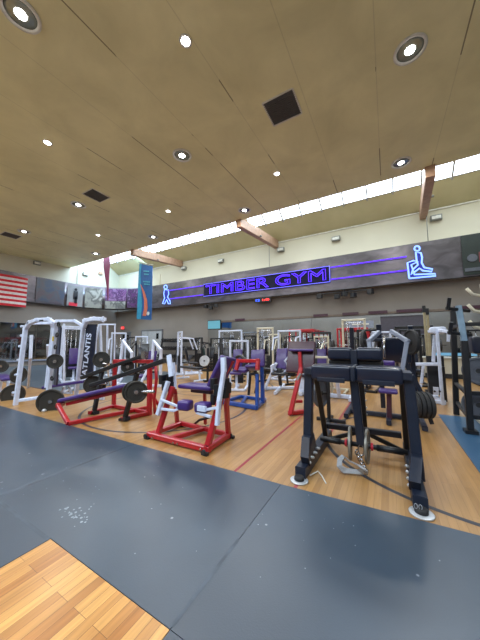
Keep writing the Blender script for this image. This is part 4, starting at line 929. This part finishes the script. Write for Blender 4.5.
# ================================================================ MACHINE 8: red stand with dark pad
def q8(x, y, Y): return at(275 + x / 6.857, 330 + y / 6.857, Y)
t = thing('preacher_curl_stand', 'narrow red machine with dark pad left of the black machine', 'exercise machine', (-1.6, 5.2, 0))
mb = MB(); mb.bar(gr(289, 416) + V((0, 0, .05)), gr(311, 413) + V((0, 0, .05)), .08); mb.bar(q8(135, 490, 5.3), q8(185, 488, 5.4), .06); mb.build('base', R_, t)
mb = MB(); mb.bar(q8(105, 575, 4.93), q8(180, 260, 5.2), .085); mb.bar(q8(178, 262, 5.2), q8(170, 150, 5.25), .07); mb.build('post', R_, t)
mb = MB(); mb.bar(q8(160, 330, 5.1), q8(190, 255, 5.25), .05); mb.bar(q8(150, 350, 5.1), q8(175, 300, 5.1), .04); mb.build('adjuster', M['box'], t)
MB().pad(q8(178, 185, 5.32), (1, 0, 0), (0, .35, 1), (.58, .68, .09), .03).build('arm_pad', M['maroonvinyl'], t)
MB().pad(q8(178, 138, 5.25), (1, 0, 0), (0, 1, 0), (.5, .12, .05), .02).build('top_edge_pad', M['purple'], t)

# ================================================================ MACHINE 9: cream square frame + white base
t = thing('bench_frame', 'cream square tube frame standing behind the black machine pad', 'bench', (-1.6, 7.6, 0))
mb = MB(); mb.bars([(-2.05, 7.6, .04), q8(233, 185, 7.6), q8(382, 188, 7.6), (q8(382, 188, 7.6).x, 7.6, .04)], .06); mb.build('front_frame', M['cream'], t)
mb = MB(); mb.bar((-2.05, 7.6, .05), (-2.05, 8.3, .05), .06); mb.bar((-1.1, 7.6, .05), (-1.1, 8.3, .05), .06); mb.bar((-2.1, 8.3, .05), (-1.05, 8.3, .05), .06); mb.build('base', M['cream'], t)
MB().pad((-1.6, 8.0, .5), (1, 0, 0), (0, 1, 0), (.9, .3, .08), .03).build('pad', M['blackvinyl'], t)
t = thing('leg_curl_machine', 'white low machine behind the black machine with navy pads', 'exercise machine', (-1.0, 7.0, 0))
mb = MB(); mb.bar((-2.2, 7.1, .06), (-.7, 7.15, .06), .1); mb.bar((-1.15, 7.1, .06), (-1.15, 6.9, .45), .08); mb.bar((-.85, 6.8, .06), (-.85, 7.6, .06), .09); mb.bar((-2.1, 6.9, .06), (-2.1, 7.5, .06), .09); mb.bar((-2.1, 7.1, .06), (-2.1, 7.1, .5), .2, .06); mb.build('frame', Wt, t)
MB().pad((-1.6, 7.1, .55), (1, 0, 0), (0, 1, 0), (1.1, .34, .09), .03).build('pad', M['navyvinyl'], t)

# ================================================================ MACHINE 10: white cable machine at right
def q9(x, y, Y): return at(400 + x / 6, 300 + y / 6, Y)
t = thing('pulldown_machine', 'white pulldown machine left of the dark rack at right', 'exercise machine', (.9, 7.9, 0))
mb = MB(); mb.bar((q9(252, 590, 7.65).x, 7.6, 0), q9(222, 195, 7.6), .065, .08); mb.bar(q9(200, 370, 7.9), q9(208, 210, 7.85), .07); mb.build('upright', Wt, t)
mb = MB(); mb.bar((.28, 7.75, .05), (1.1, 7.62, .05), .09); mb.bar((1.03, 7.6, .05), (1.0, 8.5, .05), .09); mb.bar((.45, 8.45, .05), (1.0, 8.5, .05), .08); mb.build('base', Wt, t)
mb = MB(); mb.bar(q9(65, 385, 7.7), q9(228, 385, 7.6), .075); mb.bar(q9(140, 390, 8.0), q9(128, 500, 8.0), .06, .06); mb.bar(q9(60, 500, 8.0), q9(132, 515, 8.0), .06); mb.build('side_arm', Wt, t)
mb = MB(); mb.bars([q9(175, 190, 8.0), q9(215, 172, 7.8), q9(250, 185, 7.5), q9(290, 190, 7.4)], .07); mb.bar(q9(292, 192, 7.4), q9(290, 250, 7.4), .06); mb.pad(q9(225, 182, 7.7), (1, 0, 0), (0, 1, 0), (.32, .22, .16), .05); mb.build('top_arm', Wt, t)
mb = MB(); mb.bar(q9(232, 548, 7.55) , q9(200, 545, 7.55), .03, .18); mb.build('foot_plate', Wt, t)
mb = MB(); mb.disc(q9(208, 548, 7.52), (0, 1, 0), .022, .02, 12); mb.disc(q9(238, 548, 7.52), (0, 1, 0), .022, .02, 12); mb.build('bolt', M['black'], t)
mb = MB(); mb.bar(q9(250, 400, 7.9), (q9(268, 585, 7.9).x, 7.95, .03), .10, .14); mb.box(q9(215, 450, 8.1), (.34, .2, .95)); mb.build('weight_stack', M['black'], t)
# tan crossover posts
for i, (x, lb) in enumerate(((163, 'tall olive post left of the white pulldown machine, rear of the pair'), (148, 'tall olive post with pointed top left of the white pulldown machine'))):
    t = thing('crossover_post', lb, 'cable machine', (q9(x, 400, 9.9 - i * .5).x, 9.9 - i * .5, 0), 'olive crossover posts')
    Y = 9.9 - i * .5; top = q9(x - 5, 55, Y) if i else q9(x, 70, Y)
    MB().bar((q9(x + 30, 460, Y).x, Y, 0), top, .065, .065).build('column', paint('olive_metal', (.33, .29, .18), .4), t)
    MB().box((q9(x + 30, 460, Y).x, Y, .03), (.26, .26, .05)).build('base_plate', M['black'], t)
    MB().box(top, (.08, .1, .2)).build('pulley_head', M['black'], t)

# ================================================================ MACHINE 11: dark rack at right edge
t = thing('squat_rack', 'tall dark rack with slate upper post on the blue mat at right', 'rack', (1.25, 5.7, 0))
z0 = .012
top = q9(350, 35, 5.45); midp = q9(385, 245, 5.42); ft = V((gr(471, 434).x, 5.4, z0))
MB().bar(midp, top, .08, .08).build('upper_post', M['slate'], t)
MB().bar(ft, midp, .085, .08).build('lower_post', M['black'], t)
MB().box((ft.x, ft.y, .04), (.16, .18, .05)).build('foot', M['black'], t)
mb = MB(); mb.bar((ft.x + .05, 6.65, z0), (top.x + .14, 6.65, 2.1), .09); mb.bar((1.95, 5.35, z0), (1.88, 5.45, 2.15), .1); mb.bar((1.95, 6.65, z0), (1.88, 6.65, 2.1), .09); mb.build('rear_post', M['black'], t)
mb = MB()
for z in (.25, .62, 1.72): mb.bar((ft.x - .02 * z, 5.45, z), (1.95, 5.45, z), .06); mb.bar((ft.x, 5.45, z), (ft.x + .08, 6.65, z), .06)
mb.build('crossbar', M['black'], t)
mb = MB()
for z, d in ((1.95, .3), (1.55, .35)): mb.bars([(1.2, 5.6, z), (.93 - .05, 5.3, z + .03), (.9, 5.25, z + .2)], .05)
mb.build('bar_catch', M['black'], t)
t_ = thing('plate_tree', 'cream plate tree with curved horns behind the dark rack at the right edge', 'weight stand', (1.6, 6.2, 0.012))
mb = MB(); mb.bar((1.62, 6.2, z0), (1.55, 6.2, 2.5), .07); mb.build('column', M['cream'], t_)
mb = MB()
for z in (2.3, 2.0, 1.7): mb.tube([(1.3, 6.1, z + .12), (1.38, 6.1, z), (1.56, 6.15, z - .05), (1.75, 6.1, z), (1.83, 6.1, z + .12)], .028)
mb.build('horn', M['cream'], t_)
mb = MB(); mb.box((1.62, 6.2, z0 + .03), (.6, .5, .05)); mb.build('base_plate', M['cream'], t_)
mb = MB(); mb.tube([(1.62, 5.75, 1.15), (1.62, 6.2, 1.15)], .025); mb.tube([(1.62, 5.75, .72), (1.62, 6.2, .72)], .025); mb.build('pin', M['steel'], t_)
plate(at(479, 371, 5.6), (.35, 1, 0), .22, 'dark plate on the upper pin at the right edge', .05, 'dullgrey', group='plates on the right rack')
plate(at(479, 405, 5.6), (.35, 1, 0), .22, 'dark plate on the lower pin at the right edge', .05, 'dullgrey', group='plates on the right rack')
MB().pad((1.45, 5.9, 1.38), (1, 0, 0), (0, 1, 0), (.42, .3, .3), .05).build('arm_pad', M['navyvinyl'], t)

# ================================================================ LESS DETAILED MACHINES TOWARDS THE BACK
def local(fn, name, label, cat, loc, rz, group=None):
    t = thing(name, label, cat, (0, 0, 0), group); fn(t); t.location = loc; t.rotation_euler = (0, 0, rz); return t
def stack_machine(fm, pm, h=1.95, w=.6, arm=True):
    def f(t):
        mb = MB(); mb.bar((-w / 2, .4, 0), (-w / 2, .4, h), .07); mb.bar((w / 2, .4, 0), (w / 2, .4, h), .07); mb.bar((-w / 2 - .03, .4, h), (w / 2 + .03, .4, h), .07); mb.build('tower', M[fm], t)
        mb = MB(); mb.bar((-w / 2, .7, .04), (-w / 2, -.6, .04), .07); mb.bar((w / 2, .7, .04), (w / 2, -.6, .04), .07); mb.bar((-w / 2, -.6, .04), (w / 2, -.6, .04), .07); mb.bar((0, .4, .04), (0, -.6, .04), .07); mb.build('base', M[fm], t)
        mb = MB(); k = .1
        while k < .85: mb.box((0, .4, k + .02), (w * .5, .12, .038)); k += .045
        mb.build('weight_stack', M['black'], t)
        mb = MB(); mb.tube([(-.08, .4, .1), (-.08, .4, h)], .012, 6); mb.tube([(.08, .4, .1), (.08, .4, h)], .012, 6); mb.build('guide_rod', M['steel'], t)
        MB().pad((0, -.25, .5), (1, 0, 0), (0, 1, 0), (.36, .42, .08), .03, 2).build('seat', M[pm], t)
        MB().bar((0, -.2, .06), (0, -.2, .47), .07).build('seat_post', M[fm], t)
        MB().pad((0, .08, .92), (1, 0, 0), (0, .2, 1), (.3, .62, .08), .03, 2).build('back_pad', M[pm], t)
        if arm:
            mb = MB(); mb.bars([(-w / 2, .35, h - .25), (-w / 2, -.15, h - .3), (-w / 2 + .02, -.35, 1.15)], .05); mb.bars([(w / 2, .35, h - .25), (w / 2, -.15, h - .3), (w / 2 - .02, -.35, 1.15)], .05); mb.build('press_arm', M[fm], t)
    return f
def cable_tower(fm, w=1.0, h=2.1, front=False):
    def f(t):
        mb = MB(); mb.bar((-w / 2, 0, 0), (-w / 2, 0, h), .08); mb.bar((w / 2, 0, 0), (w / 2, 0, h), .08); mb.bar((-w / 2 - .04, 0, h), (w / 2 + .04, 0, h), .08); mb.build('frame', M[fm], t)
        mb = MB(); mb.bar((-w / 2, -.4, .04), (-w / 2, .4, .04), .08); mb.bar((w / 2, -.4, .04), (w / 2, .4, .04), .08); mb.build('foot', M[fm], t)
        for sx in (-1, 1):
            mb = MB(); k = .1
            while k < .9: mb.box((sx * (w / 2 - .2), .05, k), (.22, .12, .036)); k += .043
            mb.build('weight_stack', M['black'], t)
        mb = MB()
        for sx in (-1, 1): mb.tube([(sx * (w / 2 - .24), .05, .1), (sx * (w / 2 - .24), .05, h)], .01, 6); mb.tube([(sx * (w / 2 - .16), .05, .1), (sx * (w / 2 - .16), .05, h)], .01, 6)
        mb.build('guide_rod', M['steel'], t)
        mb = MB(); mb.tube([(-.35, -.1, h - .22), (-.2, -.1, h - .12), (.2, -.1, h - .12), (.35, -.1, h - .22)], .018, 8); mb.tube([(0, -.1, h - .12), (0, 0, h)], .006, 5); mb.build('pull_bar', M['steel'], t)
    return f
def flat_bench(fm, pm, inc=0.0):
    def f(t):
        mb = MB(); mb.bar((0, -.6, .4), (0, .6, .4), .06); mb.bar((0, -.55, .03), (0, -.5, .4), .06); mb.bar((0, .6, .03), (0, .5, .4), .06); mb.bar((-.28, -.57, .03), (.28, -.57, .03), .06); mb.bar((-.28, .6, .03), (.28, .6, .03), .06); mb.build('frame', M[fm], t)
        MB().pad((0, -.32, .47), (1, 0, 0), (0, 1, 0), (.3, .5, .08), .03, 2).build('seat', M[pm], t)
        MB().pad((0, .30, .47 + .35 * inc), (1, 0, 0), (0, 1, inc), (.3, .78, .08), .03, 2).build('back_pad', M[pm], t)
    return f
def iso_press(fm, pm):    # lever machine with two inverted-V arms
    def f(t):
        mb = MB(); mb.bar((-.5, .5, .04), (.5, .5, .04), .08); mb.bar((-.5, -.5, .04), (.5, -.5, .04), .08); mb.bar((0, -.5, .04), (0, .5, .04), .08); mb.bar((0, .5, .04), (0, .35, 1.3), .08); mb.build('base_frame', M[fm], t)
        for s_ in (-1, 1):
            mb = MB(); mb.bars([(s_ * .5, .45, .05), (s_ * .42, .1, 1.5), (s_ * .5, -.3, 1.2), (s_ * .5, -.3, .65)], .075); mb.build('lever_arm', M[fm], t)
        MB().pad((0, .12, 1.05), (1, 0, 0), (0, .2, 1), (.34, .72, .09), .03, 2).build('back_pad', M[pm], t)
        MB().pad((0, -.15, .5), (1, 0, 0), (0, 1, 0), (.36, .4, .08), .03, 2).build('seat', M[pm], t)
        MB().bar((0, -.1, .05), (0, -.1, .46), .07).build('seat_post', M[fm], t)
    return f
def squat_stand(fm, pm=None):
    def f(t):
        mb = MB()
        for sx in (-.6, .6):
            for sy in (-.5, .5): mb.bar((sx, sy, 0), (sx, sy, 2.1), .07)
        mb.build('upright', M[fm], t)
        mb = MB()
        for z in (.05, 2.08):
            for sx in (-.6, .6): mb.bar((sx, -.5, z), (sx, .5, z), .07)
            mb.bar((-.6, .5, z), (.6, .5, z), .07)
        mb.bar((-.6, -.5, 2.08), (.6, -.5, 2.08), .07); mb.build('crossbar', M[fm], t)
        MB().tube([(-1.0, -.55, 1.35), (1.0, -.55, 1.35)], .016, 8).build('barbell_shaft', M['steel'], t)
        mb = MB()
        for s_ in (-1, 1): mb.disc((s_ * .8, -.55, 1.35), (1, 0, 0), .225, .08, 24)
        mb.build('loaded_plates', M['rubber'], t)
    return f
back = [
 (stack_machine('white', 'blackvinyl'), 'seated_row_machine', 'white weight stack machine behind the white peaked lever machine', (-8.2, 9.3, 0), 2.6),
 (flat_bench('white', 'blackvinyl'), 'flat_bench', 'white flat bench with triangular legs between the dumbbell rack and the red leg machine', (-6.75, 7.9, 0), 1.3),
 (flat_bench('white', 'blackvinyl', .4), 'incline_bench', 'white incline bench beside the dumbbell rack', (-9.2, 10.3, 0), .4),
 (stack_machine('black', 'greenpad', 1.75), 'lat_pull_machine', 'black machine with dark green pad at the left end of the mirrors', (-9.5, 12.2, 0), 2.9),
 (cable_tower('white', 1.5, 2.15), 'cable_tower', 'wide white cable tower in front of the left end of the mirrors', (-7.8, 12.4, 0), 0),
 (stack_machine('black', 'blackvinyl', 1.7), 'calf_machine', 'dark machine in front of the white cable tower', (-7.0, 10.7, 0), .3),
 (stack_machine('white', 'purple', 1.5, arm=False), 'leg_press_machine', 'white stack machine with purple pads behind the blue framed machine', (-4.25, 7.2, 0), .4),
 (stack_machine('cream', 'blackvinyl', 1.9), 'chest_fly_machine', 'cream stack machine between the blue machine and the centre column', (-5.2, 12.3, 0), 0),
 (stack_machine('black', 'blackvinyl', 1.8), 'biceps_machine', 'black stack machine against the mirrors above the blue machine', (-6.3, 12.4, 0), 0),
 (cable_tower('cream', .7, 2.1), 'cable_tower', 'narrow cream cable tower left of the centre white press', (-4.75, 10.5, 0), .1),
 (stack_machine('white', 'purple', 1.95, .95), 'incline_press_machine', 'white press with broad arched top in the centre behind the purple pad', (-3.6, 10.0, 0), 0),
 (stack_machine('cream', 'blackvinyl', 1.7), 'glute_machine', 'cream machine right of the white arched press', (-2.45, 10.4, 0), -.2),
 (squat_stand('red'), 'squat_stand', 'red squat stand with barbell against the mirrors', (-3.6, 12.7, 0), 0),
 (stack_machine('white', 'navyvinyl', 1.85), 'pec_machine', 'white machine in front of the notice board, right of the pulldown tower', (-.15, 10.9, 0), .15),
 (squat_stand('red'), 'squat_stand', 'second red squat stand nearer the cream pulldown tower', (-1.35, 12.7, 0), 0),
 (stack_machine('black', 'purple', 1.8), 'torso_machine', 'black machine with purple pads left of the cream pulldown tower', (-2.0, 9.1, 0), .2),
 (cable_tower('cream', .8, 2.35), 'lat_tower', 'tall cream pulldown tower with curved handles', (-1.15, 11.0, 0), 0),
 (stack_machine('black', 'navyvinyl', 1.85), 'triceps_machine', 'black machine with navy pads behind the navy press, left', (-.6, 9.0, 0), -.1),
 (stack_machine('black', 'navyvinyl', 1.9), 'hip_machine', 'dark machine with navy pads behind the right arm of the navy press', (.75, 10.9, 0), .1),
 (squat_stand('black'), 'squat_stand', 'black squat stand in front of the notice board', (.9, 12.7, 0), 0),
 (stack_machine('black', 'blackvinyl', 1.7), 'abdominal_machine', 'black machine between the incline bench and the wide white cable tower', (-8.25, 11.2, 0), 0),
 (stack_machine('black', 'blackvinyl', 1.8), 'back_extension_machine', 'black machine just left of the narrow cream cable tower', (-5.85, 10.8, 0), .1),
 (stack_machine('black', 'navyvinyl', 1.75), 'pullover_machine', 'black machine directly behind the white arched press', (-3.9, 11.45, 0), 0),
 (flat_bench('black', 'blackvinyl'), 'flat_bench', 'low black bench in front of the white arched press', (-3.55, 8.75, 0), 1.2),
 (flat_bench('black', 'blackvinyl', .5), 'incline_bench', 'black incline bench left of the white stack machine with purple pads', (-5.2, 8.9, 0), .5),
 (stack_machine('black', 'blackvinyl', 1.9), 'corner_stack_machine', 'black machine against the mirror right of the notice board', (2.9, 12.1, 0), 0),
 (stack_machine('white', 'purple', 2.0, .7), 'cable_row_machine', 'white machine with purple pad at the left wall behind the power rack', (-10.5, 5.4, .01), 1.2),
 (flat_bench('white', 'purple'), 'flat_bench', 'white bench with purple pad low at the far left edge', (-9.3, 3.0, 0), 1.4),
 (cable_tower('white', 1.4, 2.2), 'cable_tower', 'white cable tower standing near the left wall', (-12.8, 6.8, .01), 1.2),
 (stack_machine('white', 'blackvinyl', 1.9), 'vertical_press_machine', 'white machine between the power rack and the lettered machine', (-10.8, 7.4, .01), .8),
 (iso_press('black', 'blackvinyl'), 'lever_row_machine', 'black lever machine behind the lettered machine', (-9.9, 8.2, .01), .6),
 (stack_machine('black', 'blackvinyl', 1.8), 'leg_stack_machine', 'black stack machine near the far left corner', (-13.5, 10.0, 0), .6),
 (stack_machine('white', 'navyvinyl', 1.8), 'assisted_dip_machine', 'white machine near the dark grey door', (-11.6, 9.4, 0), .9),
]
for f_, nm, lb, loc, rz in back: local(f_, nm, lb, 'exercise machine' if 'bench' not in nm and 'stand' not in nm else ('bench' if 'bench' in nm else 'rack'), loc, rz)
plate(at(204.5, 361, 7.6), (.2, -1, .15), .20, 'pale grey weight plate with dark hub on the machine behind the red leg machine', .05, mat='silver', group='pale plates')
t = thing('plate_stand', 'black stand carrying the pale grey plate behind the red leg machine', 'weight stand', (at(204.5, 361, 7.6).x, 7.8, 0))
q = at(204.5, 361, 7.6)
mb = MB(); mb.bar((q.x, 7.8, 0), (q.x, 7.8, 1.25), .07); mb.bar((q.x - .2, 7.8, .03), (q.x + .2, 7.8, .03), .06); mb.bar((q.x, 7.6, .03), (q.x, 8.0, .03), .06); mb.build('post', M['black'], t)
mb = MB(); mb.tube([(q.x, 7.55, q.z), (q.x, 7.8, q.z)], .024); mb.build('pin', M['steel'], t)

t = thing('shoulder_press_machine', 'white lever machine with two peaked arms and purple back pad behind the red tower', 'exercise machine', (-6.6, 6.1, 0))
for pts in ([gr(117.5, 384), at(123, 341, 5.9), at(132, 353, 5.6), at(130.5, 372, 5.6)], [at(152, 366, 6.3), at(153.5, 341, 6.3), at(161, 350, 6.1), gr(160.5, 386)]):
    mb = MB(); mb.bars(pts, .08); mb.build('lever_arm', Wt, t)
mb = MB(); mb.bar(gr(117.5, 384, .04), gr(160.5, 386, .04), .08); mb.bar(gr(117.5, 384, .04), gr(122, 378, .04), .08); mb.bar(gr(140, 385, .04), (at(151, 375, 6.3).x, 6.4, .95), .07); mb.build('base_frame', Wt, t)
MB().pad(at(151.5, 360, 6.35), (1, 0, 0), (0, .2, 1), (.36, .66, .09), .03).build('back_pad', M['purple'], t)
MB().pad(at(142, 376, 6.15), (1, 0, 0), (0, 1, 0), (.4, .4, .09), .03).build('seat', M['purple'], t)
# dumbbell racks on the front wall right of the pale door
def dumbbell(z):
    pass
for i, (xc, lb) in enumerate(((-13.55, 'black three tier dumbbell rack right beside the pale grey door'), (-11.75, 'black three tier dumbbell rack at the left end of the mirrors'))):
    t = thing('dumbbell_rack', lb, 'rack', (xc, 13.2, 0), 'dumbbell racks')
    for sx in (-.82, .82):
        mb = MB(); mb.bar((xc + sx, 13.0, 0), (xc + sx, 13.55, 0.0 + 1.85), .07); mb.bar((xc + sx, 12.9, .04), (xc + sx, 13.65, .04), .07); mb.build('side_frame', M['black'], t)
    for z in (.5, 1.05, 1.6): 
        y = 13.0 + .55 * z / 1.85
        mb = MB(); mb.bar((xc - .85, y - .14, z - .05), (xc + .85, y - .14, z - .05), .05); mb.bar((xc - .85, y + .1, z), (xc + .85, y + .1, z), .05); mb.build('shelf_rail', M['black'], t)
db = None
for i, xc in enumerate((-13.55, -11.75)):
    for z, tier in ((.5, 'bottom'), (1.05, 'middle'), (1.6, 'top')):
        y = 13.0 + .55 * z / 1.85
        for k in range(6):
            p = (xc - .66 + k * .264, y - .02, z + .105)
            lb = 'black dumbbell on the %s tier of the %s dumbbell rack' % (tier, 'left' if i == 0 else 'right'); gp = 'dumbbells on the %s tier of the %s rack' % (tier, 'left' if i == 0 else 'right')
            if db is None:
                db = thing('dumbbell', lb, 'dumbbell', p, gp)
                MB().tube([(p[0], p[1] - .08, p[2]), (p[0], p[1] + .08, p[2])], .016, 8).build('handle', M['steel'], db)
                for s_ in (-1, 1): MB().disc((p[0], p[1] + s_ * .12, p[2]), (0, 1, 0), .088, .10, 12).build('head', M['rubber'], db)
            else: dup(db, p, 0, lb, gp)

# added area lamp under the far glazing, brightens the left gable wall blue-white
L = bpy.data.lights.new('left_wall_fill', 'AREA'); L.shape = 'RECTANGLE'; L.size = 5; L.size_y = 2.2; L.energy = 1100; L.color = (.40, .72, 1)
o = bpy.data.objects.new('left_wall_fill', L); COL.objects.link(o); o.location = (-16.8, 11.4, 8.6)
o.rotation_euler = (V((XL, 11.6, 6.6)) - o.location).to_track_quat('-Z', 'Y').to_euler()
# ---------------------------------------------------------------- camera, world, view
cam = bpy.data.cameras.new('camera'); co = bpy.data.objects.new('camera', cam); COL.objects.link(co)
cam.sensor_fit = 'HORIZONTAL'; cam.sensor_width = 36; cam.lens = 36 * F / 480; cam.clip_start = .05; cam.clip_end = 200
co.location = (0, 0, EYE); co.rotation_euler = (PI / 2 + PITCH, 0, YAW); SC.camera = co
wd = bpy.data.worlds.new('world'); SC.world = wd; wd.use_nodes = True
bg = wd.node_tree.nodes['Background']; bg.inputs[0].default_value = (.6, .75, 1, 1); bg.inputs[1].default_value = .6
vs_ = SC.view_settings; vs_.view_transform = 'Standard'; vs_.look = 'None'; vs_.gamma = 1; vs_.use_curve_mapping = False; vs_.exposure = -0.65
SC.cycles.max_bounces = 8; SC.cycles.diffuse_bounces = 5; SC.cycles.sample_clamp_indirect = 6
SC.cycles.use_denoising = True
